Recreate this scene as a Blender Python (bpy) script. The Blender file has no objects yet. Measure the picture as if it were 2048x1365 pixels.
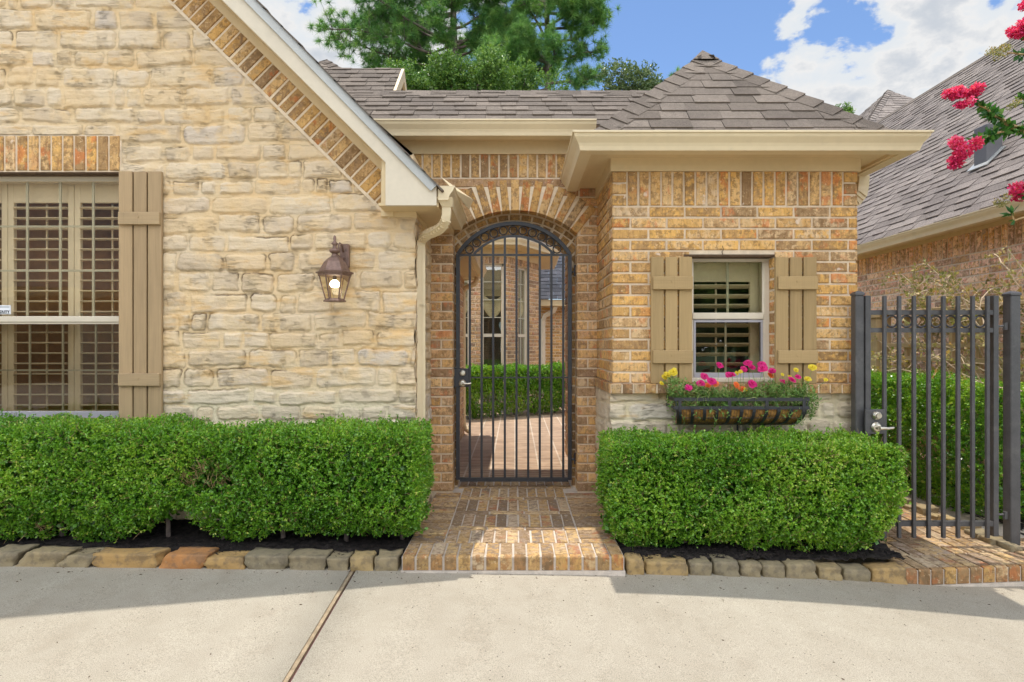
import bpy, math, random
import numpy as np
from mathutils import Vector, Matrix
random.seed(7)
RNG = np.random.default_rng(11)
SC = bpy.context.scene
COL = SC.collection
# ------------------------------------------------------------------ survey of the place (metres)
EYE, F, CU, CV = 1.28, 1138.0, 1030.0, 690.0
def P(u, v, y):                       # a surveyed sight line met at depth y
    return ((u-CU)*y/F, y, EYE+(CV-v)*y/F)
def PX(u, y): return (u-CU)*y/F
def PZ(v, y): return EYE+(CV-v)*y/F
YW = 3.845      # street face of both wings
YE = 4.575      # face of the recessed entry wall
FLOOR = EYE-1.18
def V(*a): return Vector(a)
def drive_z(x):
    x = max(-6.0, min(6.0, x))
    return -0.012*x if x < 0 else -0.010*x-0.017*x*x if x < 2.6 else -0.026-0.115-0.03*(x-2.6)
# ------------------------------------------------------------------ mesh collector
class MB:
    def __init__(s): s.v=[]; s.f=[]; s.c=[]; s.col=(0.5,0.5,0.5,1)
    def add(s, vs, fs, col=None):
        n=len(s.v); s.v.extend([tuple(p) for p in vs]); c=col or s.col
        for f in fs: s.f.append([i+n for i in f]); s.c.append(c)
    def box(s, x0,x1,y0,y1,z0,z1,col=None):
        s.add([(x0,y0,z0),(x1,y0,z0),(x1,y1,z0),(x0,y1,z0),(x0,y0,z1),(x1,y0,z1),(x1,y1,z1),(x0,y1,z1)],
              [(0,3,2,1),(4,5,6,7),(0,1,5,4),(1,2,6,5),(2,3,7,6),(3,0,4,7)],col)
    def bbox(s,x0,x1,y0,y1,z0,z1,b=.004,col=None):     # box with chamfered edges
        vs=[];idx={}
        xs=(x0,x1);ys=(y0,y1);zs=(z0,z1)
        for i in (0,1):
            for j in (0,1):
                for k in (0,1):
                    sx=b if i==0 else -b; sy=b if j==0 else -b; sz=b if k==0 else -b
                    for a in range(3):
                        p=[xs[i],ys[j],zs[k]]
                        if a!=0:p[0]+=sx
                        if a!=1:p[1]+=sy
                        if a!=2:p[2]+=sz
                        idx[i,j,k,a]=len(vs);vs.append(tuple(p))
        fs=[]
        for i in (0,1): fs.append([idx[i,j,k,0] for j,k in ((0,0),(1,0),(1,1),(0,1))])
        for j in (0,1): fs.append([idx[i,j,k,1] for i,k in ((0,0),(1,0),(1,1),(0,1))])
        for k in (0,1): fs.append([idx[i,j,k,2] for i,j in ((0,0),(1,0),(1,1),(0,1))])
        for i in (0,1):
            for j in (0,1): fs.append([idx[i,j,0,0],idx[i,j,1,0],idx[i,j,1,1],idx[i,j,0,1]])
        for i in (0,1):
            for k in (0,1): fs.append([idx[i,0,k,0],idx[i,1,k,0],idx[i,1,k,2],idx[i,0,k,2]])
        for j in (0,1):
            for k in (0,1): fs.append([idx[0,j,k,1],idx[1,j,k,1],idx[1,j,k,2],idx[0,j,k,2]])
        for i in (0,1):
            for j in (0,1):
                for k in (0,1): fs.append([idx[i,j,k,0],idx[i,j,k,1],idx[i,j,k,2]])
        s.add(vs,fs,col)
    def prism(s, pts, vec, col=None):                   # planar polygon extruded along vec
        n=len(pts); v=Vector(vec)
        a=[Vector(p) for p in pts]; b=[p+v for p in a]
        s.add(a+b,[list(range(n))[::-1],list(range(n,2*n))]+[(i,(i+1)%n,(i+1)%n+n,i+n) for i in range(n)],col)
    def poly(s, pts, col=None): s.add(pts,[list(range(len(pts)))],col)
    def tube(s, path, r, n=8, caps=True, col=None, sq=None, closed=False):
        path=[Vector(p) for p in path]; m=len(path)
        rr=r if isinstance(r,(list,tuple)) else [r]*m
        vs=[];prev=None
        for i,p in enumerate(path):
            if closed: d=path[(i+1)%m]-path[i-1]
            else: d=path[min(i+1,m-1)]-path[max(i-1,0)]
            d.normalize()
            if prev is None:
                ref=Vector((0,0,1)) if abs(d.z)<.9 else Vector((0,1,0)) if abs(d.y)<.9 else Vector((1,0,0))
                a=d.cross(ref).normalized()
            else:
                a=prev-d*prev.dot(d); a.normalize()
            prev=a; b=d.cross(a)
            for k in range(n):
                if sq:
                    cx,cy=[(-1,-1),(1,-1),(1,1),(-1,1)][k]; vs.append(p+a*cx*sq[0]+b*cy*sq[1])
                else:
                    t=2*math.pi*k/n; vs.append(p+(a*math.cos(t)+b*math.sin(t))*rr[i])
        fs=[]
        for i in range(m if closed else m-1):
            for k in range(n):
                i2=(i+1)%m
                fs.append((i*n+k,i*n+(k+1)%n,i2*n+(k+1)%n,i2*n+k))
        if caps and not closed: fs+= [list(range(n))[::-1],list(range((m-1)*n,m*n))]
        s.add(vs,fs,col)
    def sqtube(s,path,hw,hd,col=None): s.tube(path,1,n=4,sq=(hw,hd),col=col)
    def lathe(s, prof, c, n=16, rot=0, col=None):       # prof: (r, z)
        vs=[];fs=[]
        for r,z in prof:
            for k in range(n):
                t=rot+2*math.pi*k/n; vs.append((c[0]+r*math.cos(t),c[1]+r*math.sin(t),c[2]+z))
        for i in range(len(prof)-1):
            for k in range(n): fs.append((i*n+k,i*n+(k+1)%n,(i+1)*n+(k+1)%n,(i+1)*n+k))
        fs+=[list(range(n))[::-1],list(range((len(prof)-1)*n,len(prof)*n))]
        s.add(vs,fs,col)
    def torus(s,c,R,r,axis='y',n=20,m=6,arc=None):
        pts=[]
        for k in range(n):
            t=2*math.pi*k/n
            a,b=R*math.cos(t),R*math.sin(t)
            pts.append((c[0]+a,c[1],c[2]+b) if axis=='y' else (c[0]+a,c[1]+b,c[2]) if axis=='z' else (c[0],c[1]+a,c[2]+b))
        s.tube(pts,r,n=m,closed=True)
    def sweep(s, path, prof, col=None):                  # eave trims: prof (outward d, z) swept along plan path, mitred
        n=len(path); dirs=[]
        for i in range(n-1):
            d=Vector((path[i+1][0]-path[i][0],path[i+1][1]-path[i][1])).normalized(); dirs.append(d)
        nr=[Vector((d.y,-d.x)) for d in dirs]
        rings=[]
        for i in range(n):
            if i==0: m=nr[0]
            elif i==n-1: m=nr[-1]
            else:
                m=(nr[i-1]+nr[i]); m=m/m.dot(nr[i])
            rings.append([(path[i][0]+m.x*d,path[i][1]+m.y*d,z) for d,z in prof])
        k=len(prof); vs=[p for r in rings for p in r]; fs=[]
        for i in range(n-1):
            for j in range(k): fs.append((i*k+j,i*k+(j+1)%k,(i+1)*k+(j+1)%k,(i+1)*k+j))
        fs+=[list(range(k)),list(range((n-1)*k,n*k))[::-1]]
        s.add(vs,fs,col)
    def build(s,name,mat,parent=None,smooth=False,label=None,fix=True):
        me=bpy.data.meshes.new(name); me.from_pydata(s.v,[],s.f)
        if fix:
            import bmesh
            bm=bmesh.new(); bm.from_mesh(me); bmesh.ops.recalc_face_normals(bm,faces=bm.faces[:]); bm.to_mesh(me); bm.free()
        at=me.attributes.new('bc','FLOAT_COLOR','FACE')
        at.data.foreach_set('color',np.array(s.c,dtype=np.float32).ravel())
        return link(name,me,mat,parent,smooth,label)
def link(name,me,mat,parent=None,smooth=False,label=None):
    if mat is not None: me.materials.append(mat)
    if smooth: me.polygons.foreach_set('use_smooth',[True]*len(me.polygons))
    o=bpy.data.objects.new(name,me); COL.objects.link(o)
    if parent is not None:
        o.parent=parent; off=Vector((0,0,0)); q=parent
        while q is not None: off+=q.location; q=q.parent
        o.location=-off
    if label: o['label']=label
    return o
def np_mesh(name,v,f,mat,parent=None,fc=None,pc=None,smooth=False,label=None):
    v=np.ascontiguousarray(v,dtype=np.float32); f=np.ascontiguousarray(f,dtype=np.int32); k=f.shape[1]
    me=bpy.data.meshes.new(name); me.vertices.add(len(v)); me.vertices.foreach_set('co',v.ravel())
    me.loops.add(f.size); me.loops.foreach_set('vertex_index',f.ravel())
    me.polygons.add(len(f)); me.polygons.foreach_set('loop_start',np.arange(0,f.size,k,dtype=np.int32))
    me.update(calc_edges=True)
    if fc is not None:
        a=me.attributes.new('bc','FLOAT_COLOR','FACE'); a.data.foreach_set('color',np.ascontiguousarray(fc,dtype=np.float32).ravel())
    if pc is not None:
        a=me.attributes.new('bc','FLOAT_COLOR','POINT'); a.data.foreach_set('color',np.ascontiguousarray(pc,dtype=np.float32).ravel())
    return link(name,me,mat,parent,smooth,label)
def tag(o,label=None,cat=None,group=None,kind=None):
    if label:o['label']=label
    if cat:o['category']=cat
    if group:o['group']=group
    if kind:o['kind']=kind
    return o
def thing(name,label,cat,loc=(0,0,0),group=None):
    o=bpy.data.objects.new(name,None); COL.objects.link(o); o.location=loc; o.empty_display_size=.1
    return tag(o,label,cat,group)
# ------------------------------------------------------------------ noise on arrays
_T=np.random.default_rng(3).random((256,256))
def vn(x,y,seed=0):
    x=x+seed*17.31; y=y+seed*9.77
    xi=np.floor(x).astype(int); yi=np.floor(y).astype(int); fx=x-xi; fy=y-yi
    fx=fx*fx*(3-2*fx); fy=fy*fy*(3-2*fy)
    g=lambda a,b:_T[a&255,b&255]
    return (g(xi,yi)*(1-fx)+g(xi+1,yi)*fx)*(1-fy)+(g(xi,yi+1)*(1-fx)+g(xi+1,yi+1)*fx)*fy
def fbm(x,y,seed=0,o=4):
    r=0;a=.5
    for i in range(o): r=r+a*vn(x*2**i,y*2**i,seed+i*3); a*=.5
    return r/(1-.5**o)
def sst(a,b,x):
    t=np.clip((x-a)/(b-a),0,1); return t*t*(3-2*t)
# ------------------------------------------------------------------ materials
class NT:
    def __init__(s,name):
        s.m=bpy.data.materials.new(name); s.m.use_nodes=True; s.t=s.m.node_tree
        s.b=s.t.nodes['Principled BSDF']; s.out=s.t.nodes['Material Output']
    def n(s,ty,**kw):
        nd=s.t.nodes.new(ty)
        for k,v in kw.items():
            if k.startswith('_'): setattr(nd,k[1:],v)
            else:
                key=k.replace('__',' ')
                s.set(nd.inputs[int(key[1:]) if key[0]=='i' and key[1:].isdigit() else key],v)
        return nd
    def set(s,sock,v):
        if hasattr(v,'is_output') or isinstance(v,bpy.types.NodeSocket): s.t.links.new(v,sock)
        else: sock.default_value=v
    def bs(s,**kw):
        for k,v in kw.items(): s.set(s.b.inputs[k.replace('_',' ')],v)
        return s
    def obj(s,scale=(1,1,1),off=None):
        tc=s.n('ShaderNodeTexCoord').outputs['Object']
        mp=s.n('ShaderNodeMapping',Vector=tc,Scale=scale)
        if off is not None: s.set(mp.inputs['Location'],off)
        return mp.outputs[0]
    def noise(s,vec,scale,detail=4,rough=.55,dist=0):
        return s.n('ShaderNodeTexNoise',Vector=vec,Scale=scale,Detail=detail,Roughness=rough,Distortion=dist).outputs['Fac']
    def ramp(s,fac,stops,interp='LINEAR'):
        nd=s.n('ShaderNodeValToRGB',Fac=fac); r=nd.color_ramp; r.interpolation=interp
        while len(r.elements)<len(stops): r.elements.new(.5)
        for e,(p,c) in zip(r.elements,stops):
            e.position=p; e.color=(c[0],c[1],c[2],1) if isinstance(c,(tuple,list)) else (c,c,c,1)
        return nd.outputs[0]
    def mix(s,f,a,b,mode='MIX'):
        nd=s.n('ShaderNodeMix',_data_type='RGBA',_blend_type=mode); s.set(nd.inputs[0],f)
        for i,v in ((6,a),(7,b)):
            if isinstance(v,(tuple,list)): v=(*v[:3],1)
            s.set(nd.inputs[i],v)
        return nd.outputs[2]
    def math(s,op,a,b=0.0,c=None,clamp=False):
        nd=s.n('ShaderNodeMath',_operation=op,_use_clamp=clamp); s.set(nd.inputs[0],a); s.set(nd.inputs[1],b)
        if c is not None: s.set(nd.inputs[2],c)
        return nd.outputs[0]
    def mr(s,v,a,b,c=0.0,d=1.0):
        nd=s.n('ShaderNodeMapRange',_interpolation_type='SMOOTHSTEP'); 
        for i,x in enumerate((v,a,b,c,d)): s.set(nd.inputs[i],x)
        return nd.outputs[0]
    def attr(s,name='bc'):
        a=s.n('ShaderNodeAttribute',_attribute_name=name).outputs['Color']
        sp=s.n('ShaderNodeSeparateColor',Color=a); return sp.outputs[0],sp.outputs[1],sp.outputs[2]
    def bump(s,h,st=.3,dist=.01):
        s.set(s.b.inputs['Normal'],s.n('ShaderNodeBump',Height=h,Strength=st,Distance=dist).outputs[0]); return s
def plain(name,col,rough=.6,metal=0,spec=.3,var=.12,scale=6,bump=0,bscale=80,dirt=None):
    t=NT(name); o=t.obj()
    n=t.noise(o,scale,5); n2=t.noise(o,scale*9,3)
    f=t.math('ADD',t.math('MULTIPLY',n,.65),t.math('MULTIPLY',n2,.35))
    lo=tuple(c*(1-var*1.6) for c in col); hi=tuple(min(1,c*(1+var)) for c in col)
    c=t.ramp(f,[(.3,lo),(.7,hi)])
    if dirt:
        d=t.mr(t.noise(o,dirt[1],6,.65),.56,.72); c=t.mix(t.math('MULTIPLY',d,dirt[2]),c,dirt[0])
    t.bs(Base_Color=c,Roughness=rough,Metallic=metal); t.b.inputs['Specular IOR Level'].default_value=spec
    if bump: t.bump(t.noise(o,bscale,4),bump,.004)
    return t.m
def brick_mat(name,stops,red=(.42,.135,.045),redamt=.5,white=.4,sat=1.0,streak=(70,70,14),gain=(1,1,1)):
    t=NT(name); r,g,b=t.attr()
    off=t.n('ShaderNodeCombineXYZ',X=t.math('MULTIPLY',r,37.0),Y=t.math('MULTIPLY',g,23.0),Z=t.math('MULTIPLY',b,51.0)).outputs[0]
    o=t.obj(off=off); os=t.obj(streak,off=off)
    base=t.ramp(r,stops)
    n1=t.noise(o,22,5,.65); n2=t.noise(o,9,3,.6); n3=t.noise(os,1.0,3,.6); n4=t.noise(o,170,3,.7)
    c=t.mix(t.math('MULTIPLY',t.mr(n1,.41,.57),.80),base,t.ramp(g,[(0,(.17,.11,.06)),(.3,(.30,.195,.10)),(.6,(.50,.30,.10)),(.85,(.58,.40,.19)),(1,(.50,.40,.28))]))
    c=t.mix(t.math('MULTIPLY',t.mr(t.noise(o,30,4,.7),.50,.60),.66),c,(.19,.115,.055))
    rd=t.math('MULTIPLY',t.mr(t.math('ADD',n2,t.math('MULTIPLY',t.math('SUBTRACT',t.noise(os,.6,4,.65),.5),.35)),.54,.64),t.mr(b,1-redamt,1-redamt*.6))
    c=t.mix(t.math('MULTIPLY',t.math('MULTIPLY',rd,t.mr(n4,.3,.6,.5,.95)),.75),c,red)
    c=t.mix(1.0,c,t.ramp(n3,[(.3,(.80,.79,.78)),(.7,(1.10,1.10,1.08))]),'MULTIPLY')
    c=t.mix(t.math('MULTIPLY',t.mr(t.noise(o,42,4,.75),.58,.65),.5),c,(.66,.53,.34))
    c=t.mix(t.math('MULTIPLY',t.mr(n4,.63,.73),.8),c,(.05,.035,.02))
    wh=t.math('MULTIPLY',t.mr(t.noise(o,13,2,.5),.70,.76),white)
    c=t.mix(wh,c,(.62,.56,.5))
    c=t.mix(1.0,c,gain,'MULTIPLY')
    t.bs(Base_Color=c,Roughness=.88); t.b.inputs['Specular IOR Level'].default_value=.2
    t.bump(t.math('ADD',t.math('MULTIPLY',n4,.4),t.math('ADD',n1,n3)),.55,.005)
    return t.m
M={}
M['gold_brick']=brick_mat('gold_brick',[(0,(.23,.15,.08)),(.2,(.34,.22,.10)),(.45,(.50,.31,.105)),(.68,(.58,.36,.12)),(.84,(.40,.29,.17)),(1,(.60,.44,.25))],redamt=.78,red=(.48,.155,.05),white=.6,gain=(1.34,1.24,1.14))
M['brown_brick']=brick_mat('brown_brick',[(0,(.19,.13,.08)),(.3,(.29,.195,.11)),(.55,(.40,.265,.12)),(.8,(.55,.35,.13)),(1,(.46,.33,.20))],redamt=.55,gain=(1.16,1.07,.96))
M['pier_brick']=brick_mat('pier_brick',[(0,(.27,.18,.115)),(.35,(.40,.27,.165)),(.6,(.46,.30,.165)),(.85,(.56,.37,.19)),(1,(.44,.27,.16))],red=(.44,.16,.07),redamt=.5,gain=(1.27,1.19,1.12))
M['pink_brick']=brick_mat('pink_brick',[(0,(.24,.18,.15)),(.3,(.42,.29,.21)),(.6,(.56,.39,.27)),(.85,(.64,.46,.30)),(1,(.52,.32,.23))],red=(.45,.17,.11),redamt=.45,gain=(1.2,1.12,1.05))
M['neighbour_brick']=brick_mat('neighbour_brick',[(0,(.30,.23,.19)),(.3,(.50,.36,.27)),(.6,(.64,.46,.33)),(.85,(.72,.54,.38)),(1,(.60,.39,.30))],red=(.52,.20,.14),redamt=.55,gain=(1.72,1.64,1.70))
M['sill_brick']=brick_mat('sill_brick',[(0,(.27,.15,.08)),(.4,(.42,.22,.10)),(.75,(.50,.30,.15)),(1,(.48,.35,.22))],red=(.42,.12,.03),redamt=.7)
M['path_brick']=brick_mat('path_brick',[(0,(.20,.15,.12)),(.25,(.30,.215,.15)),(.5,(.38,.265,.17)),(.75,(.45,.31,.18)),(1,(.40,.30,.23))],red=(.36,.13,.06),redamt=.4,streak=(40,40,40))
M['nose_brick']=brick_mat('nose_brick',[(0,(.30,.17,.08)),(.4,(.40,.21,.085)),(.75,(.44,.28,.11)),(1,(.38,.18,.08))],red=(.42,.14,.05),redamt=.8,white=.1)
M['mortar']=plain('mortar',(.73,.59,.42),.95,var=.13,scale=14,bump=.5,bscale=220)
M['grey_mortar']=plain('grey_mortar',(.56,.48,.40),.95,var=.18,scale=14,bump=.5,bscale=200)
M['trim']=plain('cream_trim_paint',(.68,.53,.31),.55,var=.05,scale=3,bump=.12,bscale=60,dirt=((.45,.36,.22),3.0,.25))
M['gutter']=plain('cream_gutter_enamel',(.71,.58,.37),.38,var=.05,scale=2.5,spec=.5,dirt=((.48,.40,.27),4.0,.3))
M['pale_trim']=plain('pale_rake_paint',(.66,.575,.44),.55,var=.05,scale=3,bump=.1,bscale=60,dirt=((.5,.44,.33),4,.25))
M['drip']=plain('pale_drip_metal',(.45,.45,.42),.35,metal=.2,spec=.5,var=.05)
M['iron']=plain('charcoal_iron_paint',(.030,.030,.034),.42,spec=.5,var=.25,scale=20,bump=.15,bscale=160)
M['grey_iron']=plain('grey_iron_paint',(.078,.074,.074),.42,spec=.5,var=.2,scale=12,bump=.12,bscale=160,dirt=((.16,.15,.14),8,.4))
M['nickel']=plain('worn_nickel',(.62,.56,.46),.28,metal=.9,spec=.5,var=.1,scale=40)
M['soil']=None
def wood_mat(name,col,axis=(30,30,1.2),dark=.72):
    t=NT(name); o=t.obj(axis); n=t.noise(o,2.2,6,.6,.6); n2=t.noise(t.obj(),3,3); n3=t.noise(t.obj((160,160,3)),1,3)
    r,g,b=t.attr()
    f=t.math('ADD',t.math('MULTIPLY',n,.6),t.math('ADD',t.math('MULTIPLY',n2,.2),t.math('MULTIPLY',r,.25)))
    c=t.ramp(f,[(.25,tuple(x*dark for x in col)),(.55,col),(.8,tuple(min(1,x*1.15) for x in col))])
    c=t.mix(t.math('MULTIPLY',t.mr(n3,.6,.75),.35),c,tuple(x*.55 for x in col))
    t.bs(Base_Color=c,Roughness=.72); t.b.inputs['Specular IOR Level'].default_value=.25
    t.bump(t.math('ADD',n,n3),.35,.004); return t.m
M['shutter']=wood_mat('tan_shutter_paint',(.41,.285,.155))
M['shutter_h']=wood_mat('tan_batten_paint',(.41,.29,.16),(1.2,30,30))
M['shutter2']=wood_mat('olive_tan_shutter_paint',(.38,.26,.12))
M['shutter2_h']=wood_mat('olive_tan_batten_paint',(.385,.265,.125),(1.2,30,30))
M['fence_wood']=wood_mat('weathered_trellis_wood',(.52,.37,.20))
M['frame']=plain('almond_window_vinyl',(.62,.54,.42),.45,var=.04)
M['blind']=plain('cream_louver_paint',(.80,.69,.51),.5,var=.04)
M['pale_mortar']=plain('pale_mortar',(.78,.66,.52),.95,var=.1,scale=14)
M['grid']=plain('grille_paint',(.50,.47,.36),.5,var=.04)
M['screenf']=plain('grey_sash_rail',(.36,.34,.36),.45,var=.06)
M['rust']=plain('rusty_steel',(.11,.065,.035),.8,var=.35,scale=25,bump=.3)
M['room']=plain('dim_brown_room',(.38,.21,.10),.9,var=.3,scale=1.5)
M['room_grey']=plain('dim_grey_room',(.09,.10,.085),.9,var=.3,scale=1.5)
def glass_mat(name,tint,spec=.10):
    t=NT(name); nt=t.t
    tr=t.n('ShaderNodeBsdfTransparent',Color=(*tint,1)); gl=t.n('ShaderNodeBsdfGlossy',Color=(.95,.97,1,1),Roughness=.015)
    lw=t.n('ShaderNodeLayerWeight',Blend=.12).outputs['Fresnel']
    f=t.math('ADD',t.math('MULTIPLY',lw,.8),spec,clamp=True)
    nb=t.n('ShaderNodeBump',Height=t.noise(t.obj(),1.8,2),Strength=.05,Distance=.05).outputs[0]
    t.set(gl.inputs['Normal'],nb)
    mx=t.n('ShaderNodeMixShader',i0=f,i1=tr.outputs[0],i2=gl.outputs[0]); nt.links.new(mx.outputs[0],t.out.inputs['Surface']); return t.m
M['glass']=glass_mat('window_glass',(.97,.95,.90),.05)
M['screen_glass']=glass_mat('screened_window_glass',(.80,.77,.71),.05)
M['dark_glass']=glass_mat('dark_window_glass',(.88,.88,.82),.07)
M['lamp_glass']=glass_mat('amber_lamp_glass',(.97,.93,.80),.05)
def shingle_mat(name,cols,gr=420):
    t=NT(name); r,g,b=t.attr(); o=t.obj()
    base=t.ramp(r,cols); n=t.noise(o,gr,2,.8); n2=t.noise(o,2.2,4); n3=t.noise(o,45,3,.7)
    c=t.mix(1.0,base,t.ramp(n,[(.32,(.45,.45,.45)),(.68,(1.6,1.58,1.55))]),'MULTIPLY')
    c=t.mix(1.0,c,t.ramp(n2,[(.3,(.82,.82,.82)),(.7,(1.14,1.13,1.1))]),'MULTIPLY')
    c=t.mix(1.0,c,t.ramp(n3,[(.3,(.85,.85,.85)),(.7,(1.12,1.12,1.12))]),'MULTIPLY')
    t.bs(Base_Color=c,Roughness=.92); t.b.inputs['Specular IOR Level'].default_value=.15
    t.bump(n,.6,.004); return t.m
M['shingle']=shingle_mat('weathered_wood_shingle',[(0,(.125,.103,.086)),(.4,(.152,.126,.106)),(.7,(.172,.143,.12)),(1,(.20,.166,.139))])
M['shingle_far']=shingle_mat('neighbour_shingle',[(0,(.165,.14,.127)),(.4,(.205,.175,.16)),(1,(.245,.21,.19))],160)
M['shingle_shaded']=shingle_mat('blue_shaded_shingle',[(0,(.06,.062,.075)),(.5,(.085,.088,.105)),(1,(.11,.11,.13))],160)  # dark blue shade on the far roof is put into the shingle colour
# stone washed with lime: point attribute = stone mask, stone tone, dark gap (crack, crease dirt and painted shadow)
def stone_mat():
    t=NT('limewashed_stone'); r,g,b=t.attr(); o=t.obj()
    st=t.obj((9,9,70)); bed=t.noise(st,1.0,5,.65,.4); bl=t.noise(o,4.5,4); fi=t.noise(o,60,4,.65); bg=t.noise(o,1.4,3)
    stone=t.ramp(g,[(0,(.50,.395,.28)),(.3,(.61,.48,.33)),(.6,(.66,.55,.41)),(.85,(.64,.47,.28)),(1,(.57,.50,.43))])
    stone=t.mix(1.0,stone,t.ramp(bed,[(.3,(.90,.885,.87)),(.5,(1,1,1)),(.75,(1.06,1.05,1.0))]),'MULTIPLY')
    # warm lime wash lies in patches over stones and fully over the joints
    wash=t.ramp(bl,[(.3,(.695,.485,.25)),(.55,(.70,.535,.325)),(.75,(.69,.56,.39))])
    pz=t.n('ShaderNodeSeparateXYZ',Vector=t.n('ShaderNodeTexCoord').outputs['Object']).outputs[2]
    low=t.mr(t.math('ADD',pz,t.math('MULTIPLY',bg,.25)),.95,1.25)     # bare grey stones near the ground line
    wf=t.math('ADD',t.mr(t.noise(o,7,5,.6),.44,.62,0,.62),.20)
    stone=t.mix(t.math('MULTIPLY',wf,low),stone,wash)
    stone=t.mix(t.math('MULTIPLY',t.math('SUBTRACT',1.0,low),.30),stone,(.68,.59,.44))
    joint=t.mix(t.math('SUBTRACT',1.0,low),wash,(.72,.61,.42))
    c=t.mix(r,joint,stone)
    pit=t.mr(fi,.66,.74); c=t.mix(t.math('MULTIPLY',pit,.45),c,(.22,.15,.09))
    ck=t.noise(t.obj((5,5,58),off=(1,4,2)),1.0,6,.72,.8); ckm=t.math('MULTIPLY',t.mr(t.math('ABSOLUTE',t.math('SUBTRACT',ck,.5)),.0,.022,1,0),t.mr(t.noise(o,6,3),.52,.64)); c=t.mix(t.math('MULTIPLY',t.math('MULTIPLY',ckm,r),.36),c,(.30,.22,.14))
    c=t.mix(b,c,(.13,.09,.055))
    dk=t.math('MULTIPLY',t.math('MULTIPLY',t.mr(t.noise(t.obj((2.2,2.2,7)),1.0,5,.7,.5),.60,.70),t.mr(fi,.4,.6)),.24); c=t.mix(dk,c,(.22,.165,.11))
    og=t.mr(t.noise(t.obj((3,3,11),off=(5,2,1)),1.0,4,.6),.56,.70); c=t.mix(t.math('MULTIPLY',og,.50),c,(.66,.39,.13))
    t.bs(Base_Color=c,Roughness=.93); t.b.inputs['Specular IOR Level'].default_value=.15
    t.bump(t.math('ADD',t.math('MULTIPLY',bed,1.0),t.math('SUBTRACT',t.math('MULTIPLY',fi,.8),t.math('MULTIPLY',ckm,.8))),.8,.008); return t.m
M['stone']=stone_mat()
def edging_mat():
    t=NT('edging_sandstone'); r,g,b=t.attr(); o=t.obj()
    base=t.ramp(r,[(0,(.20,.17,.11)),(.3,(.29,.225,.125)),(.5,(.37,.265,.12)),(.75,(.42,.25,.085)),(1,(.42,.175,.055))])
    n=t.noise(o,14,6,.65); n2=t.noise(o,90,3,.7)
    c=t.mix(t.mr(n,.45,.62,0,.5),base,(.10,.08,.06)); c=t.mix(t.math('MULTIPLY',t.mr(n2,.6,.75),.5),c,(.40,.33,.22))
    t.bs(Base_Color=c,Roughness=.9); t.bump(t.math('ADD',n,t.math('MULTIPLY',n2,.4)),.7,.012); return t.m
M['edging']=edging_mat()
def concrete_mat():
    t=NT('washed_concrete'); o=t.obj()
    n=t.noise(o,1.1,5,.6); n2=t.noise(o,9,4,.6); n3=t.noise(o,260,2,.7); n4=t.noise(o,70,3,.6)
    c=t.ramp(t.math('ADD',t.math('MULTIPLY',n,.6),t.math('MULTIPLY',n2,.4)),[(.3,(.30,.26,.20)),(.5,(.345,.305,.24)),(.72,(.385,.345,.275))])
    c=t.mix(1.0,c,t.ramp(n3,[(.3,(.55,.54,.52)),(.5,(1.0,1.0,1.0)),(.75,(1.35,1.34,1.3))]),'MULTIPLY')
    v=t.n('ShaderNodeTexVoronoi',Vector=o,Scale=42.0,Randomness=1.0); sp=t.mr(v.outputs['Distance'],.10,.17,1,0)
    keep=t.mr(t.n('ShaderNodeSeparateColor',Color=v.outputs['Color']).outputs[0],.80,.84)
    c=t.mix(t.math('MULTIPLY',t.math('MULTIPLY',sp,keep),.9),c,(.08,.06,.045))
    v2=t.n('ShaderNodeTexVoronoi',Vector=o,Scale=110.0,Randomness=1.0); sp2=t.mr(v2.outputs['Distance'],.12,.22,1,0)
    k2=t.mr(t.n('ShaderNodeSeparateColor',Color=v2.outputs['Color']).outputs[1],.70,.75)
    c=t.mix(t.math('MULTIPLY',t.math('MULTIPLY',sp2,k2),.45),c,(.17,.14,.11))
    c=t.mix(t.math('MULTIPLY',t.mr(t.noise(o,2.7,6,.65),.56,.72),.30),c,(.22,.175,.125))
    t.bs(Base_Color=c,Roughness=.85); t.b.inputs['Specular IOR Level'].default_value=.25
    t.bump(t.math('ADD',n3,t.math('MULTIPLY',n4,.5)),.35,.003); return t.m
M['concrete']=concrete_mat()
M['joint']=plain('joint_filler_wood',(.33,.25,.16),.85,var=.3,scale=20,dirt=((.13,.04,.04),9,.6))
M['jointdark']=plain('joint_grit',(.10,.04,.04),.95,var=.4,scale=30)
M['mulch']=plain('dark_mulch',(.026,.020,.018),.95,var=.6,scale=30,bump=.9,bscale=120,dirt=((.10,.06,.04),60,.5))
def leaf_mat(name,stops,trans=.25,rough=.42,spec=.35):
    t=NT(name); r,g,b=t.attr()
    c=t.ramp(r,stops)
    t.bs(Base_Color=c,Roughness=rough); t.b.inputs['Specular IOR Level'].default_value=spec
    tl=t.n('ShaderNodeBsdfTranslucent',Color=t.mix(1.0,c,(1.3,1.35,.6),'MULTIPLY'))
    mx=t.n('ShaderNodeMixShader',i0=trans,i1=t.b.outputs[0],i2=tl.outputs[0]); t.t.links.new(mx.outputs[0],t.out.inputs['Surface']); return t.m
M['box_leaf']=leaf_mat('boxwood_leaf',[(0,(.024,.088,.009)),(.25,(.085,.235,.018)),(.55,(.185,.385,.030)),(.83,(.35,.52,.05)),(1,(.66,.60,.18))],.28,.30,.55)
M['pine']=leaf_mat('pine_needles',[(0,(.045,.13,.045)),(.4,(.12,.27,.075)),(.75,(.24,.40,.11)),(1,(.38,.48,.15))],.3,.5)
M['broad']=leaf_mat('broadleaf_tree_leaf',[(0,(.03,.08,.018)),(.4,(.085,.18,.035)),(.8,(.19,.30,.06)),(1,(.30,.38,.09))],.25,.45)
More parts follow.
